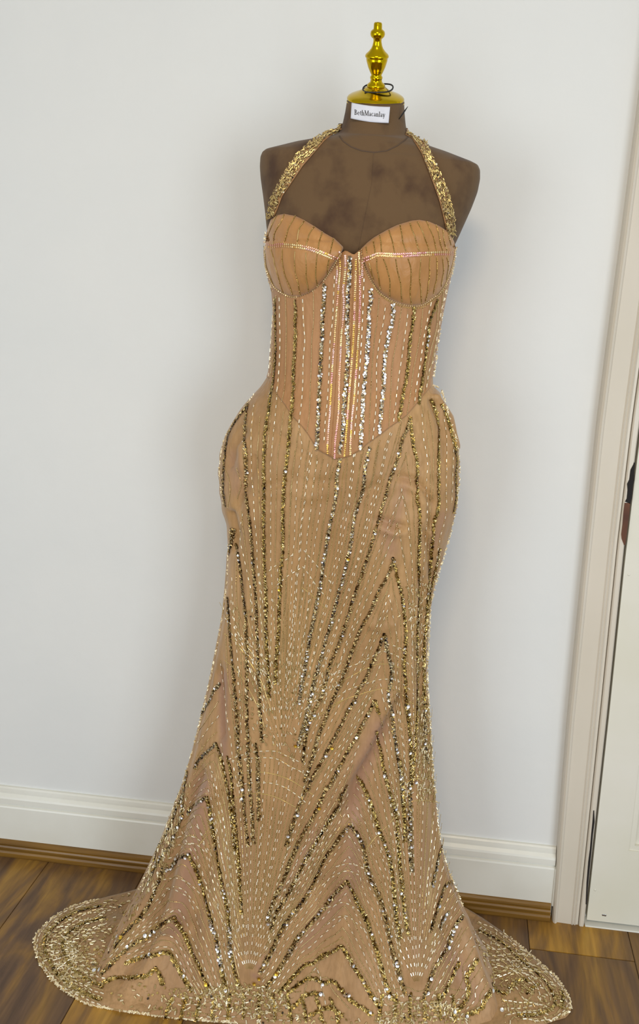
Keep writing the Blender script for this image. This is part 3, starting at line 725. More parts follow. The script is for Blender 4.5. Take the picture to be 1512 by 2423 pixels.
class Strand:
    def __init__(s): s.v = []; s.f = []; s.c = []; s.n = 0
    def add(s, v, f, c):
        s.v.append(np.asarray(v)); s.f += [tuple(s.n+k for k in q_) for q_ in f]; s.c += [c]*len(f); s.n += len(v)
    def sequin(s, P, n, t, r, c):
        b = np.cross(n, t); b /= np.linalg.norm(b)+1e-9; t2 = np.cross(b, n); K_ = 7
        v = [P-n*r*0.10]; 
        for k in range(K_):
            a = 2*math.pi*k/K_; v.append(P+r*(math.cos(a)*t2+math.sin(a)*b)+n*r*0.10)
        s.add(v, [(0, 1+k, 1+(k+1) % K_) for k in range(K_)], c)
    def bead(s, P, n, t, r, c, L=None):
        b = np.cross(n, t); b /= np.linalg.norm(b)+1e-9; l = r if L is None else L
        v = [P+t*l, P-t*l]; m_ = 0.55 if L is not None else 0.0
        if L is None:
            v += [P+b*r, P+n*r, P-b*r, P-n*r]
            f = [(0, 2, 3), (0, 3, 4), (0, 4, 5), (0, 5, 2), (1, 3, 2), (1, 4, 3), (1, 5, 4), (1, 2, 5)]
        else:
            for sg in (1, -1):
                for k in range(5):
                    a = 2*math.pi*k/5; v.append(P+sg*t*l*0.78+r*(math.cos(a)*b+math.sin(a)*n))
            f = [(2+k, 7+k, 7+(k+1) % 5, 2+(k+1) % 5) for k in range(5)]+[(0, 2+k, 2+(k+1) % 5) for k in range(5)]+[(1, 7+(k+1) % 5, 7+k) for k in range(5)]
        s.add(v, f, c)
    def thread(s, PP, NN, r, c):
        if len(PP) < 2: return
        PP = np.asarray(PP); NN = np.asarray(NN); T_ = np.gradient(PP, axis=0); T_ /= np.linalg.norm(T_, axis=1, keepdims=True)+1e-9
        B_ = np.cross(NN, T_); B_ /= np.linalg.norm(B_, axis=1, keepdims=True)+1e-9
        v = np.stack([PP+B_*r, PP+NN*r, PP-B_*r], 1).reshape(-1, 3); f = []
        for i in range(len(PP)-1):
            for k in range(2): f.append((3*i+k, 3*i+k+1, 3*i+3+k+1, 3*i+3+k))
        s.add(v, f, c)
    def build(s, name, m, parent):
        if not s.v: return None
        me = bpy.data.meshes.new(name); me.from_pydata(np.concatenate(s.v).tolist(), [], s.f); me.update()
        a = me.attributes.new('Col', 'FLOAT_COLOR', 'FACE')
        a.data.foreach_set('color', np.c_[np.array(s.c, float), np.ones(len(s.c))].astype(np.float32).ravel())
        o = link(name, me, m); child(o, gown)
        o.parent = parent; o.matrix_parent_inverse = Matrix.Identity(4) if parent is not gown else o.matrix_parent_inverse
        return o
def smooth_line(pts, step):
    """Catmull-Rom through the traced points, resampled at even spacing (photo px)"""
    P = np.array(pts, float)
    if len(P) > 2:
        Q = np.vstack([2*P[0]-P[1], P, 2*P[-1]-P[-2]]); out = []
        for i in range(1, len(Q)-2):
            for t_ in np.linspace(0, 1, 8, endpoint=False):
                a, b_, c, d = Q[i-1], Q[i], Q[i+1], Q[i+2]
                out.append(0.5*(2*b_+(c-a)*t_+(2*a-5*b_+4*c-d)*t_**2+(3*b_-a-3*c+d)*t_**3))
        out.append(P[-1]); P = np.array(out)
    L_ = np.linalg.norm(np.diff(P, axis=0), axis=1).sum(); n = max(2, int(L_/step)+1)
    return resample(P, n)
def lay(pts, step, tree=None, wob=0.0):
    Q = smooth_line(pts, step)
    if wob:
        k = np.arange(len(Q))*step; ph = rng.uniform(0, 6, 3)
        off_ = wob*(np.sin(k/17+ph[0])+.6*np.sin(k/7+ph[1]))
        T_ = np.gradient(Q, axis=0); T_ /= np.linalg.norm(T_, axis=1, keepdims=True)+1e-9
        Q = Q+np.c_[-T_[:, 1], T_[:, 0]]*off_[:, None]
    out = []
    for p in Q:
        P, n = hit(tree or SURF, p[0], p[1], slack=7)
        if P is None: continue
        if n @ (P-CAM) > 0: n = -n
        out.append((P, n/np.linalg.norm(n), p))
    return out
def frames(Lp):
    PP = np.array([a[0] for a in Lp]); 
    if len(PP) < 2: return None
    T_ = np.gradient(PP, axis=0); T_ /= np.linalg.norm(T_, axis=1, keepdims=True)+1e-9
    return PP, T_
def mp(P): return np.linalg.norm(P-CAM)/FPX*0.97   # metres per px at P

def S_line(pts, pal='brown', width=10, parent=None, dens=1.0, spark=0.0, name='sequin_strand', tree=None, r=3.0):
    s = Strand(); Lp = lay(pts, 2.5/dens, tree); fr = frames(Lp)
    if fr is None: return
    PP, T_ = fr; cols = [c for c, w_ in PAL[pal]]; wt = np.array([w_ for c, w_ in PAL[pal]]); wt = wt/wt.sum()
    for i, (P, n, p) in enumerate(Lp):
        m_ = mp(P); t = T_[i]; b = np.cross(n, t); b /= np.linalg.norm(b)+1e-9
        for q_ in range(2):
            lat = rng.uniform(-.5, .5)*(width-2*r+1.5)
            c = cols[rng.choice(len(cols), p=wt)]
            a = jitter_axis(n, t, 0.24)
            s.sequin(P+b*lat*m_+t*rng.uniform(-1, 1)*m_+n*(0.0008+rng.uniform(0, .0016)), a, t, r*m_*rng.uniform(.85, 1.1), tuple(x*(.98 if pal != 'silver' else 1) for x in c))
        if rng.random() < .55: s.bead(P+b*rng.uniform(-.5, .5)*width*m_+n*.0026, n, t, 1.1*m_, (.85, .68, .38) if rng.random() < .7 else (.95, .9, .8))
        if rng.random() < .28:
            tt_ = (t*rng.uniform(-1, 1)+b*rng.uniform(-1, 1)); tt_ /= np.linalg.norm(tt_)+1e-9
            s.bead(P+b*rng.uniform(-.5, .5)*width*m_+n*.0022, n, tt_, 1.0*m_, (.62, .47, .2), L=3.2*m_)
        if spark and rng.random() < spark:
            to = CAM-P; to /= np.linalg.norm(to)
            s.sequin(P+b*rng.uniform(-.4, .4)*width*m_+n*.003, jitter_axis(n, t, 0.12), t, 3.3*m_, (.97, .96, .95))
    return s.build(name, MAT['sequin'], parent)
def P_line(pts, parent=None, r=2.35, name='iridescent_strand'):
    s = Strand(); Lp = lay(pts, 4.6, BODY_S); fr = frames(Lp); k0 = rng.integers(0, 6); c = PINK[k0]
    for i, (P, n, p) in enumerate(Lp):
        if rng.random() < .22: c = PINK[rng.integers(0, 6)]
        s.sequin(P+n*.0012, jitter_axis(n, fr[1][i], .08), fr[1][i], r*mp(P), c)
        s.bead(P+n*.0016, n, fr[1][i], .7*mp(P), (.9, .75, .6))
    return s.build(name, MAT['sequin'], parent)
def B_line(pts, parent=None, tree=None, col=(.72, .56, .28), r=1.25, step=3.3, cord=(.30, .195, .06), wob=0.0, skip=0.06, name='bead_strand', cr=0.75):
    s = Strand(); Lp = lay(pts, step, tree, wob); fr = frames(Lp)
    if fr is None: return
    if cord is not None: s.thread([P+n*.0004 for P, n, p in Lp], [n for P, n, p in Lp], cr*mp(Lp[0][0]), cord)
    for i, (P, n, p) in enumerate(Lp):
        if rng.random() < skip: continue
        k = rng.uniform(.75, 1.2); s.bead(P+n*.0011, n, fr[1][i], r*mp(P), tuple(min(1, x*k) for x in col))
    return s.build(name, MAT['bead'], parent)
def G_line(pts, parent=None, tree=None, gap=19.0, L=4.1, r=1.2, wob=0.0, col=(.95, .85, .64), seed=True, name='bugle_strand', cord=(.36, .25, .09)):
    s = Strand(); Lp = lay(pts, gap/6, tree, wob); fr = frames(Lp)
    if fr is None: return
    if cord is not None: s.thread([P+n*.0003 for P, n, p in Lp], [n for P, n, p in Lp], .45*mp(Lp[0][0]), cord)
    ph = rng.integers(0, 6)
    for i, (P, n, p) in enumerate(Lp):
        k = (i+ph) % 6; m_ = mp(P)
        if k == 0:
            c = rng.uniform(.82, 1.05); s.bead(P+n*.0013, n, fr[1][i], r*m_, tuple(min(1, x*c) for x in col), L=L*m_*rng.uniform(.85, 1.1))
        elif seed and k in (2, 4): s.bead(P+n*.0010, n, fr[1][i], .95*m_, (.66, .50, .24))
    return s.build(name, MAT['bead'], parent)
def between(A, B, t_):
    n = 24; a = resample(smooth_line(A, 4), n); b_ = resample(smooth_line(B, 4), n); return (a*(1-t_)+b_*t_).tolist()

# --- cups: wavy couched cords
BODY_S = SURF
cupcords = [
 [(655, 508), (640, 540), (632, 567)], [(625, 582), (632, 630), (650, 680)], [(672, 508), (663, 530), (650, 555), (647, 578)], [(643, 590), (653, 638), (671, 692)],
 [(699, 512), (683, 542), (672, 573)], [(667, 590), (672, 638), (692, 697)], [(720, 524), (708, 543), (701, 580)], [(698, 595), (698, 630), (710, 698)],
 [(743, 537), (732, 555), (725, 583)], [(723, 597), (725, 647), (730, 690)], [(762, 550), (755, 573), (752, 590)], [(750, 602), (747, 638), (751, 676)],
 [(790, 566), (785, 583), (781, 600)], [(779, 614), (773, 650)],
 [(866, 584), (868, 600)], [(872, 622), (884, 662)], [(883, 572), (888, 600)], [(891, 612), (892, 638), (902, 685)], [(898, 557), (901, 580), (903, 597)], [(907, 612), (917, 637), (922, 668), (922, 702)],
 [(920, 545), (928, 572), (935, 598)], [(936, 613), (940, 638), (947, 663), (950, 714)], [(948, 533), (953, 572), (959, 595)], [(965, 612), (973, 647), (971, 688), (972, 720)],
 [(971, 528), (982, 563), (991, 595)], [(995, 612), (993, 647), (996, 688), (997, 718)], [(988, 525), (1003, 555), (1014, 593)], [(1017, 609), (1015, 647), (1012, 688), (1007, 713)],
 [(1008, 524), (1023, 557), (1034, 593)], [(1033, 609), (1033, 647), (1026, 695)], [(1032, 534), (1040, 563), (1047, 593)], [(1047, 609), (1048, 638), (1044, 678)],
 [(1048, 544), (1050, 573), (1057, 592)], [(1056, 609), (1060, 630), (1056, 662)], [(1061, 552), (1066, 580)]]
for ln in cupcords: B_line(ln, parent=bodice, col=(.70, .50, .17), cord=(.26, .155, .03), r=1.15, cr=1.25, wob=.8, skip=.35, name='cord')
bandL = [(625, 575), (642, 583), (663, 580), (700, 583), (730, 588), (760, 598), (797, 612)]
bandR = [(860, 615), (882, 607), (898, 602), (940, 604), (982, 602), (1015, 600), (1048, 599), (1075, 600)]
for bd in (bandL, bandR):
    for dy in (-2.6, 2.8):
        P_line([(a, b_+dy) for a, b_ in bd], parent=bodice, r=2.4, name='band_strand')
underL = [(805, 600), (788, 627), (763, 665), (738, 688), (717, 698), (700, 703), (680, 700), (667, 692), (648, 677), (632, 638), (627, 597)]
underR = [(857, 612), (860, 622), (870, 647), (882, 670), (898, 692), (923, 710), (943, 718), (970, 724), (998, 722), (1020, 708), (1040, 692), (1055, 668), (1065, 642), (1073, 612), (1076, 582)]
for u in (underL, underR): B_line(u, parent=bodice, r=2.5, step=5.0, col=(.80, .62, .36), cord=(.40, .26, .08), cr=1.6, skip=0, name='pearl_strand')
B_line([(a+1, b_+5) for a, b_ in underR[3:12]], parent=bodice, r=1.5, col=(.75, .55, .2), name='pearl_strand')

# --- bodice panels
Pn = [
 [(802, 597), (805, 630), (801, 680), (797, 730), (793, 777), (792, 797), (787, 863), (783, 938), (780, 988), (776, 1030), (775, 1072)],
 [(817, 605), (817, 638), (812, 688), (814, 713), (811, 763), (808, 788), (806, 838), (803, 897), (802, 963), (799, 997), (793, 1047), (792, 1083)],
 [(842, 613), (842, 647), (840, 697), (838, 763), (837, 788), (833, 847), (828, 913), (824, 963), (821, 1005), (817, 1055), (815, 1078)],
 [(850, 598), (850, 622), (852, 663), (852, 713), (850, 777), (848, 805), (844, 863), (841, 905), (837, 955), (833, 988), (830, 1038), (829, 1075)],
 [(857, 592), (858, 620), (857, 655)], [(795, 612), (798, 640), (796, 668)]]
for p in Pn: P_line(p, parent=bodice)
for p in ([(811, 600), (807, 680), (802, 763), (800, 797), (797, 863), (792, 947), (787, 1013), (783, 1078)], [(847, 608), (846, 720), (843, 813), (833, 913), (827, 1013), (825, 1070)],
          [(836, 612), (834, 700), (831, 800), (823, 930), (815, 1060)]):
    B_line(p, parent=bodice, col=(.72, .38, .16), cord=(.45, .22, .09), r=1.1)
S_line([(828, 608), (828, 638), (825, 680), (823, 730), (822, 763), (823, 790), (823, 838), (820, 897), (815, 947), (813, 997), (811, 1030), (803, 1072)], 'silver', 11, bodice, spark=.05)
Sb = {
 'a': ([(768, 672), (768, 705), (763, 763), (763, 797), (760, 847), (758, 897), (755, 963), (752, 1013), (750, 1062)], 'mixed', .10),
 'b': ([(700, 711), (700, 763), (700, 797), (696, 863), (695, 913), (691, 972), (688, 997), (685, 1030), (682, 1063), (676, 1112), (672, 1162), (670, 1225), (670, 1300), (666, 1350), (664, 1397), (662, 1417), (660, 1492), (655, 1555), (652, 1617)], 'gold', .01),
 'c': ([(877, 684), (878, 710), (872, 738), (873, 763), (872, 790), (868, 838), (865, 880), (860, 930), (858, 972), (855, 1022), (853, 1062)], 'silver', .30),
 'd': ([(929, 720), (928, 763), (920, 788), (913, 830), (908, 872), (907, 922), (902, 972), (898, 1024)], 'silver', .18),
 'e': ([(980, 728), (975, 777), (970, 797), (965, 863), (957, 913), (947, 972), (943, 995)], 'gold', .02),
 'f': ([(1034, 710), (1020, 750), (1013, 775), (1012, 797), (1003, 863), (995, 922), (990, 955)], 'gold', .02),
 'g': ([(652, 705), (652, 740), (653, 780), (653, 830), (648, 897), (640, 940), (636, 972), (628, 1030), (625, 1097), (625, 1150), (625, 1275), (629, 1397), (630, 1392), (631, 1505), (635, 1580), (638, 1650)], 'gold', 0)}
for k, (p, pal, sp_) in Sb.items(): S_line(p, pal, 10.5, bodice if k in 'acdef' else skirt, spark=sp_)
Gb = [
 [(792, 650), (790, 697), (787, 763), (782, 797), (779, 880), (775, 947), (770, 997), (767, 1047)], [(717, 712), (719, 763), (722, 805), (718, 855), (717, 913), (713, 963), (708, 1000)],
 [(662, 702), (663, 763), (664, 797), (662, 863), (658, 913), (655, 935)], [(648, 720), (645, 775), (641, 830), (637, 893)],
 [(912, 722), (906, 767), (898, 805), (891, 863), (891, 922), (888, 980), (882, 1038)], [(965, 735), (961, 770), (958, 788), (950, 847), (942, 897), (935, 963), (931, 997)],
 [(1019, 716), (1002, 797), (993, 863), (985, 910), (980, 957)], [(1055, 680), (1042, 738), (1037, 777), (1033, 792), (1025, 847), (1013, 880), (1007, 925)], [(862, 650), (860, 700), (857, 780), (851, 880), (845, 960), (838, 1040)]]
for p in Gb: G_line(p, parent=bodice, L=5.2, r=1.6)
Bb = [
 [(742, 692), (742, 763), (738, 805), (737, 863), (734, 930), (732, 980), (727, 1020)], [(676, 702), (678, 763), (678, 797), (676, 880), (673, 922), (667, 950)],
 [(654, 700), (649, 763), (646, 800), (645, 850), (641, 890)], [(897, 705), (892, 763), (888, 785), (882, 847), (877, 930), (873, 1045)], [(950, 726), (943, 777), (940, 797), (928, 863), (925, 913), (922, 980), (920, 1010)],
 [(1000, 726), (996, 777), (990, 813), (977, 880), (970, 938), (963, 978)], [(1036, 715), (1032, 777), (1020, 822), (1010, 872), (1000, 930)], [(1048, 690), (1040, 760), (1032, 800), (1022, 850), (1010, 910)]]
for p in Bb: B_line(p, parent=bodice, col=(.80, .64, .34), r=1.45, step=3.6)

# --- skirt: sequin bands as traced
SK = [
 ([(587, 957), (585, 962), (560, 995), (541, 1030), (533, 1075), (529, 1137), (530, 1170), (534, 1197)], 'brown', 0),
 ([(587, 957), (582, 990), (579, 1037), (580, 1060), (582, 1087), (582, 1150), (587, 1200), (595, 1262), (600, 1337), (605, 1397), (607, 1430), (610, 1505), (612, 1580), (616, 1680), (621, 1755)], 'brown', .004),
 ([(560, 1287), (570, 1350), (575, 1397), (582, 1455), (585, 1555), (585, 1605), (585, 1680), (587, 1755), (590, 1830), (596, 1910), (600, 1993)], 'brown', .01),
 ([(540, 1415), (544, 1487), (547, 1530), (552, 1580), (556, 1642), (562, 1717), (565, 1780), (572, 1842), (580, 1928), (588, 2000)], 'brown', .01),
 ([(538, 1790), (547, 1826), (553, 1903), (560, 1980), (567, 2057), (572, 2160)], 'gold', .01),
 ([(605, 1760), (611, 1800), (612, 1860), (612, 1941)], 'brown', 0),
 ([(805, 1087), (799, 1125), (795, 1175), (785, 1225), (775, 1275), (767, 1325), (760, 1375), (757, 1395), (747, 1442), (740, 1480), (732, 1517), (722, 1580), (715, 1617), (707, 1662)], 'mixed', .05),
 ([(875, 1060), (865, 1100), (860, 1150), (847, 1200), (837, 1237), (830, 1287), (820, 1337), (807, 1387), (802, 1400), (785, 1467), (770, 1517), (757, 1567), (742, 1617), (727, 1692), (715, 1730), (705, 1767)], 'mixed', .03),
 ([(972, 987), (964, 1012), (952, 1040), (940, 1087), (922, 1137), (912, 1175), (902, 1207), (890, 1250), (875, 1300), (857, 1355), (845, 1392), (832, 1430), (815, 1487), (797, 1535), (780, 1575), (772, 1605), (762, 1645), (740, 1692), (727, 1722), (716, 1800)], 'brown', .01),
 ([(970, 987), (977, 1050), (987, 1100), (987, 1162), (992, 1212), (992, 1275), (990, 1330), (991, 1392), (987, 1505), (987, 1567), (987, 1630), (985, 1705), (980, 1780), (976, 1850)], 'gold', 0),
 ([(930, 1320), (920, 1355), (902, 1387), (895, 1400), (875, 1450), (857, 1480), (840, 1522), (827, 1555), (815, 1592), (800, 1630), (782, 1667), (770, 1700), (755, 1735), (747, 1767), (732, 1817), (720, 1850)], 'brown', .01),
 ([(931, 1322), (942, 1375), (947, 1392), (955, 1442), (960, 1505), (957, 1567), (960, 1620), (962, 1667), (967, 1717), (972, 1780), (973, 1860)], 'gold', .02),
 ([(910, 1500), (895, 1535), (880, 1570), (865, 1605), (847, 1635), (835, 1662), (820, 1687), (800, 1730), (782, 1760), (765, 1795), (752, 1815), (726, 1869), (708, 1905), (690, 1960), (678, 2000)], 'brown', .02),
 ([(911, 1502), (915, 1535), (925, 1575), (925, 1605), (920, 1655), (927, 1680), (932, 1730), (937, 1767), (942, 1805), (950, 1850), (953, 1900)], 'mixed', .03),
 ([(887, 1657), (872, 1687), (857, 1715), (840, 1750), (825, 1775), (805, 1812), (785, 1851), (770, 1869), (757, 1898), (734, 1944), (713, 1980), (695, 2019), (680, 2057), (664, 2098), (646, 2134), (633, 2180)], 'brown', .03),
 ([(887, 1657), (897, 1688)], 'gold', 0),
 ([(819, 1859), (806, 1890), (795, 1916), (765, 1967), (744, 2000), (726, 2031), (705, 2070), (693, 2096), (675, 2126), (654, 2160), (640, 2200)], 'brown', .02),
 ([(844, 1836), (855, 1849), (870, 1882), (885, 1923), (898, 1965), (911, 1998), (921, 2031), (927, 2065), (932, 2108), (939, 2180), (946, 2220)], 'gold', .04),
 ([(890, 1732), (895, 1755), (902, 1780), (906, 1810), (914, 1844), (927, 1893), (937, 1934), (942, 1993), (945, 2044), (952, 2108), (960, 2173), (966, 2210)], 'gold', .04),
 ([(829, 1952), (808, 1975), (790, 2000), (767, 2031), (752, 2065), (734, 2103), (713, 2137), (687, 2168), (664, 2204), (636, 2263), (615, 2301)], 'brown', .05),
 ([(829, 1952), (844, 1972), (860, 2003), (867, 2044), (878, 2083), (896, 2114), (909, 2160), (919, 2201), (929, 2250), (939, 2283), (947, 2314), (960, 2353)], 'brown', .05),
 ([(821, 2085), (801, 2106), (777, 2134), (754, 2163), (731, 2188), (705, 2219), (685, 2253), (667, 2283), (651, 2309), (631, 2335)], 'brown', .07),
 ([(822, 2085), (834, 2109), (847, 2139), (867, 2178), (880, 2217), (893, 2253), (903, 2289), (914, 2327), (929, 2366)], 'gold', .02),
 ([(808, 2237), (790, 2250), (765, 2260), (744, 2278), (721, 2283), (703, 2301), (682, 2325), (662, 2348)], 'gold', 0),
 ([(808, 2237), (819, 2255), (834, 2283), (852, 2309), (867, 2335), (880, 2358), (900, 2385)], 'gold', .03),
 ([(682, 2348), (708, 2327), (741, 2314), (765, 2325), (790, 2322), (806, 2340), (826, 2363), (857, 2384), (880, 2400)], 'gold', .02),
 ([(690, 2384), (704, 2374), (723, 2355), (744, 2350), (762, 2352)], 'gold', 0),
 ([(734, 2402), (759, 2389), (785, 2384), (811, 2402)], 'gold', .05),
 ([(462, 1817), (470, 1800), (490, 1780), (512, 1760)], 'mixed', .10), ([(512, 1760), (522, 1785), (532, 1830), (541, 1870), (550, 1940), (556, 2010)], 'gold', 0),
 ([(520, 1617), (507, 1635), (495, 1660), (477, 1690)], 'mixed', .12),
 ([(444, 1923), (457, 1908), (475, 1895), (488, 1885)], 'mixed', .03), ([(488, 1885), (495, 1911), (499, 1935), (503, 1959), (511, 2006), (519, 2052), (526, 2096), (537, 2142), (542, 2180), (544, 2218)], 'gold', .06),
 ([(543, 2190), (544, 2218), (547, 2258), (552, 2280)], 'silver', .35), ([(547, 2262), (557, 2301), (567, 2335)], 'gold', 0),
 ([(385, 2057), (403, 2055), (423, 2031), (447, 2021)], 'mixed', .25), ([(447, 2021), (454, 2037), (467, 2067), (480, 2103), (490, 2142), (501, 2181)], 'gold', .02),
 ([(499, 2175), (505, 2200), (511, 2217), (519, 2258), (526, 2294)], 'silver', .35), ([(524, 2290), (531, 2327), (536, 2345)], 'gold', .05),
 ([(385, 2057), (375, 2085), (364, 2115), (350, 2145), (322, 2180), (292, 2210), (272, 2240)], 'brown', .03),
 ([(411, 2170), (385, 2186), (362, 2204), (339, 2222), (313, 2235), (290, 2255), (272, 2272), (240, 2305)], 'brown', .04),
 ([(411, 2170), (426, 2193), (441, 2219), (454, 2253), (467, 2276), (480, 2309), (495, 2340)], 'gold', .01),
 ([(387, 2253), (351, 2263), (326, 2268), (305, 2276), (298, 2282)], 'gold', .03), ([(387, 2253), (403, 2257), (416, 2283), (434, 2314), (454, 2345)], 'gold', .02),
 ([(369, 2291), (346, 2309), (315, 2314), (290, 2314), (265, 2315), (240, 2328)], 'gold', 0), ([(372, 2294), (379, 2310), (385, 2330)], 'gold', 0),
 ([(444, 1826), (436, 1870), (429, 1934), (415, 1965), (403, 2001), (387, 2021), (367, 2055), (350, 2095)], 'mixed', .06), ([(432, 1880), (418, 1915), (403, 1955), (393, 1975), (375, 2005), (365, 2035)], 'mixed', .05),
 ([(968, 1851), (971, 1903), (971, 1954), (971, 2019), (975, 2060)], 'mixed', .06), ([(945, 1800), (950, 1839), (955, 1890), (957, 1941), (958, 1990)], 'gold', .03),
 ([(1005, 1680), (1006, 1740), (1008, 1800)], 'mixed', .02),
 ([(1045, 2001), (1037, 2031), (1030, 2057), (1022, 2096)], 'mixed', .12), ([(1071, 2088), (1055, 2093), (1045, 2114), (1037, 2142), (1027, 2173), (1019, 2204)], 'brown', .08),
 ([(1061, 2160), (1048, 2173), (1040, 2196)], 'mixed', .12), ([(1097, 2168), (1079, 2186), (1068, 2217), (1058, 2242), (1045, 2263), (1030, 2289), (1014, 2327), (1009, 2348)], 'brown', .06),
 ([(1130, 2271), (1115, 2294), (1104, 2314)], 'gold', .02), ([(1104, 2314), (1109, 2348), (1091, 2381), (1071, 2404)], 'gold', .02),
 ([(1086, 2278), (1073, 2304), (1058, 2335), (1045, 2361), (1030, 2381)], 'gold', .03), ([(1161, 2345), (1148, 2366), (1138, 2386), (1104, 2404)], 'gold', .02),
 ([(1020, 945), (1030, 970), (1037, 1020), (1037, 1100), (1037, 1150), (1037, 1200), (1027, 1237), (1022, 1300), (1017, 1350), (1012, 1400), (1008, 1480)], 'gold', .01),
 ([(1045, 957), (1057, 987), (1074, 1045), (1080, 1087), (1077, 1125), (1078, 1175), (1072, 1212)], 'gold', 0),
 ([(1040, 1300), (1030, 1350), (1018, 1400), (1010, 1460), (1003, 1530), (1003, 1620), (1006, 1680)], 'gold', 0),
 ([(549, 1250), (545, 1290), (543, 1312)], 'brown', 0), ([(556, 1252), (551, 1275), (546, 1295)], 'brown', 0)]
for p, pal, sp_ in SK: S_line(p, pal, 9.5, skirt, spark=sp_)

GK = [
 [(602, 955), (597, 1000), (595, 1050), (595, 1100), (600, 1162), (602, 1212), (607, 1262), (610, 1337), (616, 1400), (620, 1500), (624, 1600)],
 [(657, 912), (652, 987), (645, 1050), (641, 1112), (642, 1175), (641, 1260), (642, 1337), (644, 1397), (642, 1500), (640, 1580)],
 [(707, 1000), (715, 1055), (712, 1087), (705, 1125), (700, 1200), (697, 1275), (692, 1325), (690, 1397), (685, 1500), (676, 1600)],
 [(740, 1065), (730, 1125), (720, 1187), (712, 1250), (707, 1325), (702, 1397), (697, 1500), (685, 1620)],
 [(752, 1085), (742, 1145), (735, 1212), (727, 1275), (720, 1362), (712, 1450), (700, 1600)], [(777, 1095), (765, 1150), (755, 1225), (745, 1287), (737, 1350), (727, 1450), (710, 1600)],
 [(837, 1075), (835, 1125), (827, 1187), (817, 1237), (805, 1312), (792, 1362), (770, 1450), (740, 1560), (720, 1640)],
 [(927, 1025), (915, 1062), (900, 1137), (887, 1187), (875, 1225), (860, 1287), (845, 1337), (830, 1387), (800, 1470), (765, 1570), (740, 1640)],
 [(997, 980), (1002, 1037), (1010, 1087), (1009, 1150), (1009, 1237), (1002, 1325), (1000, 1397), (997, 1480), (997, 1560)],
 [(1050, 992), (1057, 1037), (1056, 1087), (1055, 1150), (1055, 1200), (1050, 1237), (1040, 1275), (1032, 1325), (1030, 1375)],
 [(945, 1252), (925, 1282), (910, 1320), (890, 1362), (880, 1397), (867, 1420), (850, 1460), (832, 1500), (815, 1540), (800, 1577), (780, 1620)], [(945, 1255), (955, 1325), (965, 1387), (970, 1450), (975, 1540)],
 [(575, 1215), (570, 1250), (572, 1290), (585, 1350), (595, 1400), (598, 1480), (600, 1560)], [(550, 1370), (552, 1420), (556, 1480), (563, 1560), (568, 1660), (572, 1740)],
 [(915, 1445), (900, 1480), (885, 1515), (870, 1550), (850, 1590), (835, 1625)], [(880, 1640), (865, 1670), (845, 1710), (820, 1755), (795, 1800), (775, 1840)],
 [(522, 1563), (530, 1620), (536, 1680), (545, 1740), (552, 1800), (562, 1860)], [(904, 1634), (912, 1660), (940, 1640)], [(1064, 990), (1072, 1060), (1070, 1120), (1068, 1190)],
 [(930, 1570), (938, 1640), (943, 1700), (952, 1760), (960, 1820)], [(900, 1710), (915, 1770), (922, 1830), (935, 1890), (948, 1950), (957, 2040)]]
for p in GK: G_line(p, parent=skirt, wob=.4)
BK = [
 [(897, 1045), (887, 1112), (875, 1162), (865, 1225), (847, 1287), (830, 1350), (808, 1420), (780, 1500)], [(1012, 972), (1022, 1025), (1025, 1075), (1024, 1180)],
 [(952, 1172), (940, 1200), (930, 1235), (912, 1275), (900, 1312), (880, 1362), (860, 1410), (835, 1470)], [(954, 1172), (967, 1220), (972, 1275), (975, 1350), (975, 1420)],
 [(672, 975), (665, 1025), (657, 1087), (654, 1175), (652, 1275), (652, 1375), (650, 1500)], [(707, 1020), (697, 1087), (690, 1162), (685, 1262), (680, 1350), (676, 1450), (670, 1580)],
 [(615, 987), (610, 1075), (612, 1137), (615, 1212), (617, 1325), (622, 1450), (628, 1600)], [(560, 1107), (570, 1145), (562, 1180)], [(572, 1210), (577, 1262), (588, 1340), (595, 1450)],
 [(732, 1042), (725, 1087), (720, 1137), (710, 1212), (702, 1300)], [(765, 1085), (756, 1130), (750, 1187), (740, 1250), (730, 1350), (720, 1450), (707, 1580)], [(790, 1105), (777, 1162), (767, 1237), (760, 1287), (750, 1350)],
 [(822, 1085), (817, 1162), (802, 1237), (787, 1325), (768, 1420), (745, 1530), (725, 1640)], [(854, 1075), (845, 1150), (832, 1220), (812, 1300), (795, 1380)], [(585, 1000), (575, 1080), (590, 1150)],
 [(917, 1400), (905, 1430), (890, 1480), (872, 1530), (855, 1570)], [(560, 1330), (560, 1400), (566, 1480), (572, 1600), (575, 1700)], [(535, 1500), (540, 1600), (550, 1680), (556, 1760), (563, 1850)],
 [(902, 1564), (890, 1600), (872, 1650), (845, 1700), (815, 1750), (790, 1790), (768, 1830)], [(935, 1480), (940, 1560), (945, 1640), (952, 1710)], [(645, 920), (640, 990), (633, 1060)],
 [(950, 1000), (940, 1050), (925, 1100)], [(530, 1100), (545, 1150), (540, 1200)], [(998, 960), (1012, 1040), (1018, 1120), (1016, 1240), (1010, 1330)], [(870, 1640), (840, 1690), (812, 1740), (780, 1790), (740, 1850)]]
for p in BK: B_line(p, parent=skirt, wob=.4)

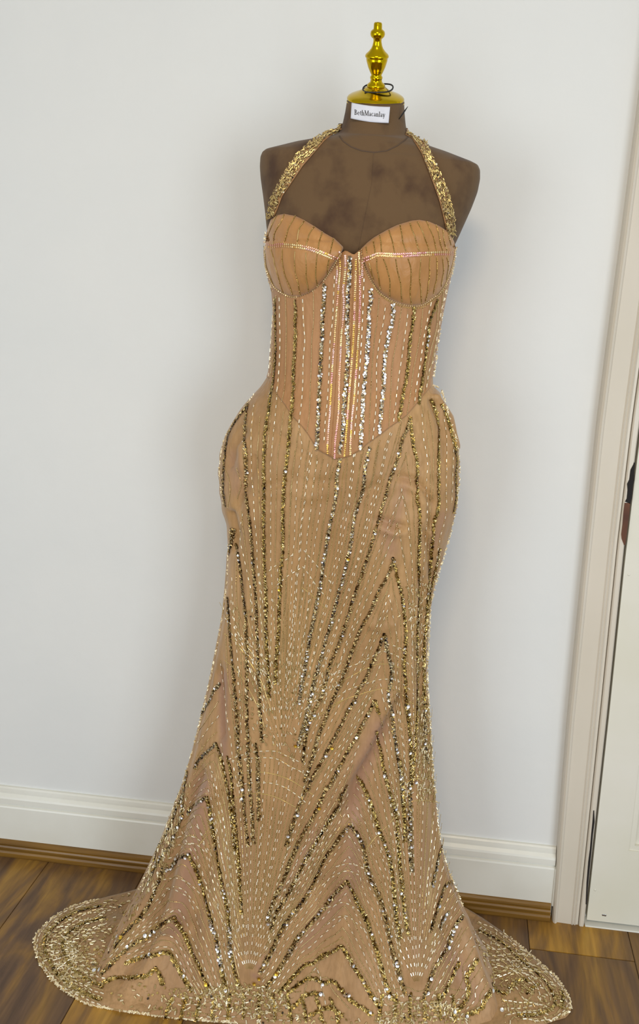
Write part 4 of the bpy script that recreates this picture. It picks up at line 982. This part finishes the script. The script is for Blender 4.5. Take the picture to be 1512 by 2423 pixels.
# --- strands lying between neighbouring chevrons
def fill(A, B, fr_):
    for t_, kind in fr_:
        ln = between(A, B, t_)
        if kind == 'g': G_line(ln, parent=skirt, wob=.8)
        elif kind == 'b': B_line(ln, parent=skirt, wob=.8)
        else: B_line(ln, parent=skirt, cord=(.50, .36, .12), skip=.75, cr=.6, wob=.6)
F3 = [(.25, 'b'), (.5, 'g'), (.75, 'b')]; F5 = [(.14, 't'), (.28, 'b'), (.45, 'g'), (.62, 'b'), (.8, 'g'), (.9, 't')]
def sk_(i): return SK[i][0]
pairs = [(8, 7, F3), (10, 8, F3), (12, 10, F3), (14, 12, F3), (16, 14, F3), (19, 16, F5), (21, 19, F5), (23, 21, F5), (25, 23, F3), (11, 9, F3), (13, 11, F3), (18, 13, F3), (17, 18, F3), (20, 17, F5), (22, 20, F5), (24, 22, F5)]
for a, b_, fr_ in pairs: fill(sk_(a), sk_(b_), fr_)
LC = [ [(444, 1923), (457, 1908), (475, 1895), (488, 1885), (503, 1959), (519, 2052), (537, 2142), (547, 2258), (567, 2335)],
       [(385, 2057), (403, 2055), (423, 2031), (447, 2021), (467, 2067), (490, 2142), (511, 2217), (526, 2294), (536, 2345)],
       [(313, 2235), (339, 2222), (385, 2186), (411, 2170), (441, 2219), (467, 2276), (495, 2340), (505, 2365)],
       [(290, 2285), (326, 2268), (351, 2263), (387, 2253), (403, 2257), (434, 2314), (454, 2345), (465, 2370)] ]
for a, b_ in ((0, 1), (1, 2), (2, 3)): fill(LC[a], LC[b_], F5)
LA = [(462, 1817), (490, 1780), (512, 1760), (525, 1800), (541, 1870), (556, 2010), (565, 2120)]
fill(LA, LC[0], F5); fill([(477, 1690), (495, 1660), (520, 1617)], [(462, 1817), (490, 1780), (512, 1760)], [(.3, 'b'), (.55, 'g'), (.8, 't')])
fill([(385, 2057), (364, 2115), (322, 2180), (272, 2240)], [(411, 2170), (362, 2204), (313, 2235), (240, 2305)], F5)
RC = [SK[48][0] if False else [(1071, 2088), (1045, 2114), (1037, 2142), (1019, 2204)], [(1097, 2168), (1068, 2217), (1045, 2263), (1009, 2348)], [(1130, 2271), (1115, 2294), (1104, 2314), (1109, 2348), (1071, 2404)], [(1161, 2345), (1148, 2366), (1138, 2386), (1104, 2404)]]
for a, b_ in ((0, 1), (1, 2), (2, 3)): fill(RC[a], RC[b_], F3+[(.9, 'g')])
fill(Sb['b'][0][8:], SK[6][0][:], [(.14, 'b'), (.42, 'g'), (.56, 'b'), (.85, 'b')]); fill(SK[6][0], SK[7][0], [(.2, 't'), (.5, 'g'), (.8, 'b')])
fill([(1086, 2278), (1058, 2335), (1030, 2381)], [(1097, 2168), (1045, 2263), (1009, 2348)], F3)

# --- fans: rays and rings of bugle beads
def fan(cx_, cy_, a0, a1, na, r0, r1, rstep=21, bug0=1, lim=None, nm='fan_ray'):
    for k in range(na):
        a = math.radians(a0+(a1-a0)*k/(na-1)); dx, dy = math.sin(a), -math.cos(a)
        re = r1*(1-.10*abs(math.sin(k*2.3)))
        if lim is not None: re = min(re, lim(math.degrees(a)))
        rs = r0 if k % 4 == 0 else (r0+34 if k % 2 == 0 else r0+78)
        s = Strand(); pts = [(cx_+dx*rs, cy_+dy*rs), (cx_+dx*re, cy_+dy*re)]
        Lp = lay(pts, 3.6); fr = frames(Lp)
        if fr is None: continue
        s.thread([P+n*.0003 for P, n, p in Lp], [n for P, n, p in Lp], .5*mp(Lp[0][0]), (.36, .25, .08))
        for i, (P, n, p) in enumerate(Lp):
            rr = math.hypot(p[0]-cx_, p[1]-cy_); m_ = mp(P)
            if k % 3 == 1 or (rr < 120 and k % 4 == 0):
                if (int(rr/3.6) % 6) == (0 if k % 2 else 2): s.bead(P+n*.0013, n, fr[1][i], 1.15*m_, (.95, .86, .66), L=3.8*m_)
            elif rng.random() < .8: s.bead(P+n*.0010, n, fr[1][i], 1.0*m_, (.70, .54, .27))
        s.build(nm, MAT['bead'], skirt)
fan(590, 2306, -27, 33, 31, 14, 420)
fan(592, 2306, -12, 14, 22, 110, 560)
fan(986, 2335, -10, 12, 14, 110, 560)
fan(986, 2335, -24, 26, 23, 14, 470)
fan(668, 1790, -22, 18, 16, 30, 400)
fan(668, 1790, -9, 12, 12, 90, 470)
fan(1005, 1950, -10, 8, 9, 60, 330)

# --- crossing arcs
ARCS_G = [
 [(545, 1795), (560, 1790), (590, 1781), (615, 1777), (652, 1777), (677, 1787), (715, 1805)], [(540, 1802), (580, 1795), (620, 1792), (655, 1795), (685, 1812), (715, 1827), (740, 1850)],
 [(545, 1867), (590, 1852), (652, 1854), (690, 1872), (720, 1895)], [(910, 1522), (940, 1530), (965, 1545), (985, 1565)], [(800, 1592), (820, 1580), (852, 1567), (890, 1547), (905, 1540), (935, 1550), (960, 1565), (982, 1587)],
 [(800, 1648), (822, 1632), (865, 1617), (900, 1607), (937, 1609), (965, 1627), (980, 1645)], [(720, 1302), (737, 1322), (762, 1352), (785, 1380)], [(717, 1340), (732, 1360), (750, 1387), (770, 1410)],
 [(532, 1460), (557, 1487), (580, 1517), (610, 1540), (635, 1575)], [(536, 1480), (565, 1520), (590, 1552), (615, 1580), (640, 1620)], [(798, 2049), (826, 2043), (857, 2052), (880, 2068)], [(759, 2096), (790, 2072), (821, 2060), (850, 2070)],
 [(955, 1859), (983, 1844), (1019, 1841)], [(960, 1885), (990, 1868), (1025, 1864)], [(405, 1985), (432, 1978), (460, 1980), (485, 2000), (505, 2030)], [(400, 2000), (430, 1998), (462, 1996), (490, 2020)], [(390, 2080), (420, 2078), (448, 2090), (475, 2115)], [(385, 2105), (415, 2098), (440, 2110), (470, 2150)],
 [(755, 2150), (790, 2142), (815, 2135), (850, 2155)], [(770, 2190), (800, 2170), (822, 2168), (850, 2190), (870, 2210)], [(760, 1625), (780, 1600), (805, 1585)], [(735, 1640), (760, 1620), (800, 1600)], [(700, 1305), (680, 1322), (650, 1340), (625, 1362)], [(715, 1342), (682, 1362), (655, 1385)],
 [(700, 1700), (730, 1670), (770, 1640), (800, 1620)], [(560, 1500), (585, 1530), (612, 1562), (635, 1600), (650, 1640)], [(940, 1460), (965, 1440), (990, 1430), (1010, 1410)], [(945, 1480), (970, 1465), (1000, 1450)], [(960, 1500), (985, 1490), (1008, 1475)]]
for p in ARCS_G: G_line(p, parent=skirt, gap=15, cord=(.6, .44, .16), seed=False, name='arc_strand')
ARCS_T = [
 [(545, 1840), (590, 1827), (640, 1830), (690, 1847), (740, 1880)], [(797, 1617), (840, 1595), (870, 1580), (902, 1571), (940, 1577), (965, 1597), (982, 1617)], [(780, 1672), (810, 1657), (860, 1640), (902, 1630), (930, 1630), (957, 1647), (975, 1665)],
 [(532, 1500), (560, 1522), (585, 1557), (615, 1605), (630, 1645), (645, 1690)], [(532, 1562), (560, 1587), (590, 1632), (615, 1685), (625, 1720)], [(922, 1947), (955, 1910), (981, 1895), (1014, 1895), (1038, 1900)], [(945, 1865), (965, 1850), (985, 1842), (1025, 1842)],
 [(740, 1700), (775, 1680), (815, 1655)], [(550, 1890), (600, 1878), (650, 1885), (700, 1910)], [(715, 1390), (740, 1410), (772, 1440)], [(860, 2020), (885, 1985), (915, 1955)], [(480, 1980), (510, 1940), (530, 1900)], [(470, 2000), (500, 1965), (528, 1925)]]
for p in ARCS_T: B_line(p, parent=skirt, cord=(.62, .45, .14), skip=.5, r=1.0, name='arc_strand', cr=.7)

# --- gown edge fringes of beads and the dense beadwork of the hem and train (too many to count)
def scatter(polys, n, m_=None, name='hem_beadwork', kinds=(.35, .35, .3), parent=None, flow=None, tree=None, pal='gold'):
    s = Strand(); cols = [c for c, w_ in PAL[pal]]; wt = np.array([w_ for c, w_ in PAL[pal]]); wt = wt/wt.sum()
    for pl, k in zip(polys, n):
        pl = np.array(pl, float); lo = pl.min(0); hi = pl.max(0); c = 0; tries = 0
        while c < k and tries < k*8:
            tries += 1; p = rng.uniform(lo, hi)
            ins = False; j = len(pl)-1
            for i in range(len(pl)):
                if (pl[i, 1] > p[1]) != (pl[j, 1] > p[1]) and p[0] < (pl[j, 0]-pl[i, 0])*(p[1]-pl[i, 1])/(pl[j, 1]-pl[i, 1]+1e-9)+pl[i, 0]: ins = not ins
                j = i
            if not ins: continue
            h = hit_raw(tree or SURF, p[0], p[1])
            if h[0] is None: continue
            P = np.array(h[0]); nn = np.array(h[1]); nn = -nn if nn @ (P-CAM) > 0 else nn; mm = mp(P)
            a = rng.uniform(0, math.pi) if flow is None else flow(p)+rng.normal(0, .35)
            t = _r*math.cos(a)+_d*math.sin(a); t = t-nn*(t@nn); t /= np.linalg.norm(t)+1e-9
            u = rng.random(); c += 1
            if u < kinds[0]: s.bead(P+nn*.0016, nn, t, 1.35*mm, (.80, .70, .48) if rng.random() < .28 else (.46, .34, .15), L=4.0*mm)
            elif u < kinds[0]+kinds[1]: s.bead(P+nn*.0013, nn, t, 1.15*mm, (.52, .39, .17) if rng.random() < .8 else (.85, .7, .42))
            else: s.sequin(P+nn*.0015, jitter_axis(nn, t, .35), t, 2.5*mm, cols[rng.choice(len(cols), p=wt)])
    o = s.build(name, MAT['bead'], parent); o['kind'] = 'stuff'; return o
lobeL = [(85, 2228), (110, 2186), (165, 2150), (232, 2130), (330, 2105), (345, 2130), (310, 2180), (270, 2235), (225, 2318), (200, 2370), (130, 2325), (95, 2278)]
lobeL2 = [(88, 2240), (150, 2190), (220, 2200), (240, 2260), (215, 2330), (190, 2360), (130, 2322), (98, 2280)]
lobeR = [(1110, 2210), (1190, 2212), (1257, 2264), (1320, 2322), (1345, 2380), (1345, 2400), (1285, 2420), (1190, 2420), (1190, 2385), (1150, 2290)]
lobeR2 = [(1130, 2250), (1230, 2245), (1300, 2310), (1340, 2390), (1240, 2350), (1170, 2330)]
fl_L = lambda p: math.atan2(p[1]-2290, p[0]-300)
fl_R = lambda p: math.atan2(p[1]-2300, p[0]-1220)
scatter([lobeL, lobeL2, lobeR, lobeR2], [600, 420, 380, 120], name='train_beadwork', parent=train, flow=lambda p: fl_L(p) if p[0] < 700 else fl_R(p))
hemband = [(400, 2345), (480, 2335), (560, 2330), (600, 2335), (660, 2345), (700, 2385), (760, 2410), (900, 2400), (960, 2375), (1040, 2370), (1100, 2395), (1120, 2423), (620, 2423), (560, 2415), (430, 2405), (340, 2392)]
nodeA = [(470, 2345), (540, 2325), (650, 2330), (690, 2380), (640, 2400), (520, 2390)]; nodeB = [(900, 2400), (940, 2370), (1010, 2360), (1090, 2375), (1100, 2420), (900, 2423)]
scatter([hemband, nodeA, nodeB, [(262, 2350), (330, 2325), (420, 2340), (470, 2365), (430, 2400), (310, 2390)]], [420, 330, 300, 60], name='hem_beadwork', parent=skirt)
# rows following the rim of the train, and little fans
def rim_rows(rimpts, c, ks, parent):
    c = np.array(c, float); R_ = np.array(rimpts, float)
    for i, k in enumerate(ks):
        ln = (c+(R_-c)*k+rng.normal(0, 1.5, R_.shape)).tolist()
        if i % 4 == 0: G_line(ln, parent=parent, gap=14, wob=1.5)
        elif i % 4 == 1: B_line(ln, parent=parent, wob=1.5)
        elif i % 4 == 2: S_line(ln, 'gold', 7, parent, dens=.8)
        else: G_line(ln, parent=parent, gap=12, wob=2, seed=False, col=(.75, .62, .36))
rimL = [(232, 2130), (165, 2150), (112, 2187), (85, 2226), (97, 2277), (132, 2322), (200, 2368), (235, 2380)]
rim_rows(rimL, (262, 2248), [.985, .94, .885, .83, .77, .71, .65, .58, .5, .42], train)
rimR = [(1130, 2175), (1190, 2210), (1255, 2264), (1320, 2326), (1343, 2385), (1300, 2412), (1240, 2418)]
rim_rows(rimR, (1150, 2330), [.985, .92, .84, .76, .66, .55], train)
for ln in ([(157, 2170), (180, 2177), (200, 2180), (220, 2175), (240, 2160), (262, 2154)], [(195, 2200), (220, 2200), (240, 2193), (255, 2185)], [(145, 2200), (165, 2205), (190, 2208), (230, 2208)],
           [(1113, 2242), (1140, 2238), (1165, 2246), (1190, 2246), (1215, 2236)], [(1115, 2205), (1130, 2200), (1142, 2193)], [(1118, 2214), (1134, 2209), (1148, 2200)], [(1162, 2198), (1162, 2220), (1160, 2240)], [(1172, 2200), (1174, 2222), (1172, 2242)], [(1192, 2205), (1193, 2225), (1192, 2240)],
           [(1140, 2262), (1175, 2262), (1210, 2258), (1240, 2262)], [(1150, 2275), (1190, 2273), (1235, 2275)], [(1185, 2365), (1230, 2372), (1280, 2378), (1310, 2392)], [(1200, 2400), (1240, 2396), (1275, 2400)]):
    G_line(ln, parent=train, gap=12, wob=1)
for ln in ([(1205, 2340), (1222, 2325), (1238, 2318), (1250, 2322)], [(1245, 2350), (1262, 2338), (1275, 2330)], [(1328, 2345), (1332, 2365), (1330, 2385)], [(1165, 2330), (1175, 2345), (1200, 2352)]):
    S_line(ln, 'gold', 9, train)
def tfan(c, a0, a1, n, r0, r1, parent):
    for k in range(n):
        a = math.radians(a0+(a1-a0)*k/(n-1)); e = r1*rng.uniform(.75, 1.05)
        ln = [(c[0]+math.sin(a)*r0, c[1]-math.cos(a)*r0), (c[0]+math.sin(a)*e, c[1]-math.cos(a)*e)]
        if k % 2: G_line(ln, parent=parent, gap=11, name='fan_ray')
        else: B_line(ln, parent=parent, name='fan_ray')
tfan((186, 2254), -35, -160, 13, 8, 78, train); tfan((1221, 2297), -130, 130, 15, 8, 62, train)
# hem: short sequin bars fanning below the two fan centres, and bead rows along the hem
for x0 in list(range(408, 800, 34))+list(range(905, 1100, 33)):
    cx0 = 590 if x0 < 800 else 986; dx = (x0-cx0)*.10
    y0 = 2350+abs(x0-cx0)*.06
    S_line([(x0, y0), (x0+dx*.6, y0+28), (x0+dx, min(2422, y0+58))], 'gold', 8, skirt, dens=.8)
for y0, dy in ((2340, 0), (2356, 3), (2372, 5), (2390, 6), (2404, 7)):
    for x0, x1 in ((400+(y0-2340)//2, 720), (890, 1110)):
        ln = [(x, y0+dy*math.sin(x*.03)+(x-x0)*.01) for x in range(int(x0), x1, 26)]
        (G_line if dy % 2 else B_line)(ln, parent=skirt, wob=3.5)
# loose beads over the lower skirt and dense right edge
scatter([[(960, 1380), (1020, 1380), (1012, 1600), (1020, 1780), (1030, 1900), (985, 1900), (985, 1600)], [(985, 1650), (1015, 1650), (1028, 1880), (990, 1880)]], [650, 350], name='edge_beadwork', parent=skirt, flow=lambda p: 1.5, kinds=(.4, .5, .1))
scatter([[(430, 1860), (455, 1850), (420, 1980), (380, 2100), (330, 2120), (378, 1995)], [(540, 1420), (600, 1430), (640, 1640), (600, 1640)], [(700, 1560), (830, 1560), (760, 1700), (690, 1700)], [(540, 1560), (700, 1560), (700, 1800), (560, 1800)]], [420, 130, 160, 320],
        name='loose_beadwork', parent=skirt, flow=lambda p: 1.35, kinds=(.5, .45, .05))
# bead fringe standing proud of the silhouettes
def fringe(pts, n, parent, name='edge_fringe', sgn=-1):
    s = Strand(); Q = smooth_line(pts, 1.0)
    for k in rng.integers(0, len(Q), n):
        P, nn = hit(SURF, Q[k, 0], Q[k, 1])
        if P is None: continue
        mm = mp(P); o_ = _r*sgn*rng.uniform(-2.0, 1.5)*mm+_d*rng.uniform(-1, 1)*mm
        t = _r*rng.normal(0, 1)+_d*rng.normal(0, 1.3); t /= np.linalg.norm(t)
        if rng.random() < .45: s.bead(P+o_, -_f, t, 1.3*mm, (.90, .78, .52), L=3.6*mm)
        else: s.bead(P+o_, -_f, t, 1.5*mm, (.62, .46, .20))
    s.build(name, MAT['bead'], parent)['kind'] = 'stuff'
fringe([(628, 545), (630, 640), (648, 700), (645, 780), (640, 880)], 170, bodice)
fringe([(1080, 585), (1068, 650), (1050, 710), (1040, 790), (1026, 890)], 170, bodice, sgn=1)
fringe([(600, 935), (560, 990), (533, 1035), (521, 1090), (521, 1140), (530, 1200)], 120, skirt)
fringe([(541, 1290), (536, 1390), (514, 1530), (476, 1700), (431, 1860), (380, 1995), (330, 2105)], 480, skirt)
fringe([(1026, 912), (1045, 925), (1062, 985), (1078, 1035), (1087, 1100), (1083, 1180), (1072, 1240), (1045, 1335), (1027, 1395), (1018, 1450), (1012, 1600), (1017, 1700), (1028, 1860), (1046, 2010), (1095, 2145)], 620, skirt, sgn=1)
fringe([(232, 2128), (165, 2148), (110, 2185), (82, 2225), (94, 2278), (130, 2325), (200, 2372), (262, 2386), (400, 2406), (560, 2419)], 620, train)
fringe([(1190, 2206), (1257, 2261), (1322, 2321), (1350, 2385), (1302, 2416)], 260, train, sgn=1)

# --- halter straps covered in sequins and beads
for (so, vv_, ff_), (eo, ei) in zip(straps, ((strapL_o, strapL_i), (strapR_i, strapR_o))):
    ST = bvh_of(vv_, ff_); s = Strand(); A_ = resample(eo, 200); B_ = resample(ei, 200)
    cols = [c for c, w_ in PAL['brown']]; wt = np.array([w_ for c, w_ in PAL['brown']]); wt = wt/wt.sum()
    for k in range(900):
        i = rng.integers(0, 200); q_ = rng.uniform(-.04, .93) if eo is strapL_o else rng.uniform(.07, 1.04); p = A_[i]*(1-q_)+B_[i]*q_
        P, n = hit(ST, p[0], p[1], (A_[i]+B_[i])[0]/2)
        if P is None: continue
        n = -n if n @ (P-CAM) > 0 else n; mm = mp(P); t = A_[min(i+1, 199)]-A_[max(i-1, 0)]; t = _r*t[0]+_d*t[1]; t /= np.linalg.norm(t); t = t+_r*rng.normal(0, .7); t /= np.linalg.norm(t)
        if k % 2: s.sequin(P+n*rng.uniform(.001, .003), jitter_axis(n, t, .4), t, 2.7*mm, cols[rng.choice(len(cols), p=wt)])
        elif k % 4: s.bead(P+n*.003, n, t, 1.3*mm, (.66, .50, .22))
        else: s.bead(P+n*.003, n, t, 1.1*mm, (.55, .42, .17), L=3.4*mm)
    o = s.build('strap_beadwork', MAT['bead'], so); o['kind'] = 'stuff'
# single loose sequins in near-white and yellow
s = Strand()
for (a, b_, c) in [(700, 1763, 'y'), (786, 1768, 'y'), (756, 1911, 'y'), (824, 1322, 'y'), (663, 1394, 'y'), (614, 2313, 'y'), (654, 2303, 'y'), (603, 2325, 'y'), (489, 2328, 'y'), (732, 2104, 'w'), (833, 2283, 'w'),
                   (574, 1866, 'w'), (726, 1560, 'w'), (705, 1926, 'w'), (682, 1976, 'w'), (935, 1912, 'w'), (910, 1995, 'w'), (971, 1970, 'w'), (975, 2001, 'w'), (982, 1850, 'w'), (872, 2062, 'w'), (635, 2183, 'w'),
                   (1060, 2242, 'w'), (1050, 2172, 'w'), (1037, 2143, 'w'), (1187, 2391, 'w'), (1163, 2345, 'w'), (940, 2283, 'w'), (947, 2312, 'w'), (824, 2352, 'w'), (760, 2350, 'w'), (223, 2299, 'w'), (238, 2296, 'w'),
                   (344, 2213, 'w'), (280, 2217, 'w'), (288, 2220, 'y'), (420, 2030, 'w'), (440, 2027, 'w'), (365, 2058, 'y'), (372, 2040, 'w'), (432, 1932, 'w'), (678, 1114, 'w'), (745, 1690, 'w'), (965, 1670, 'w'), (967, 1688, 'w'), (938, 1778, 'w'), (772, 1786, 'w')]:
    P, n = hit(SURF, a, b_); n = -n if n @ (P-CAM) > 0 else n; t = np.cross(n, (1, 0, .1)); t /= np.linalg.norm(t)
    s.sequin(P+n*.004, jitter_axis(n, t, .05), t, 4.0*mp(P), (.95, .62, .08) if c == 'y' else (.97, .97, .98))
s.build('loose_sequins', MAT['sequin'], skirt)['kind'] = 'stuff'
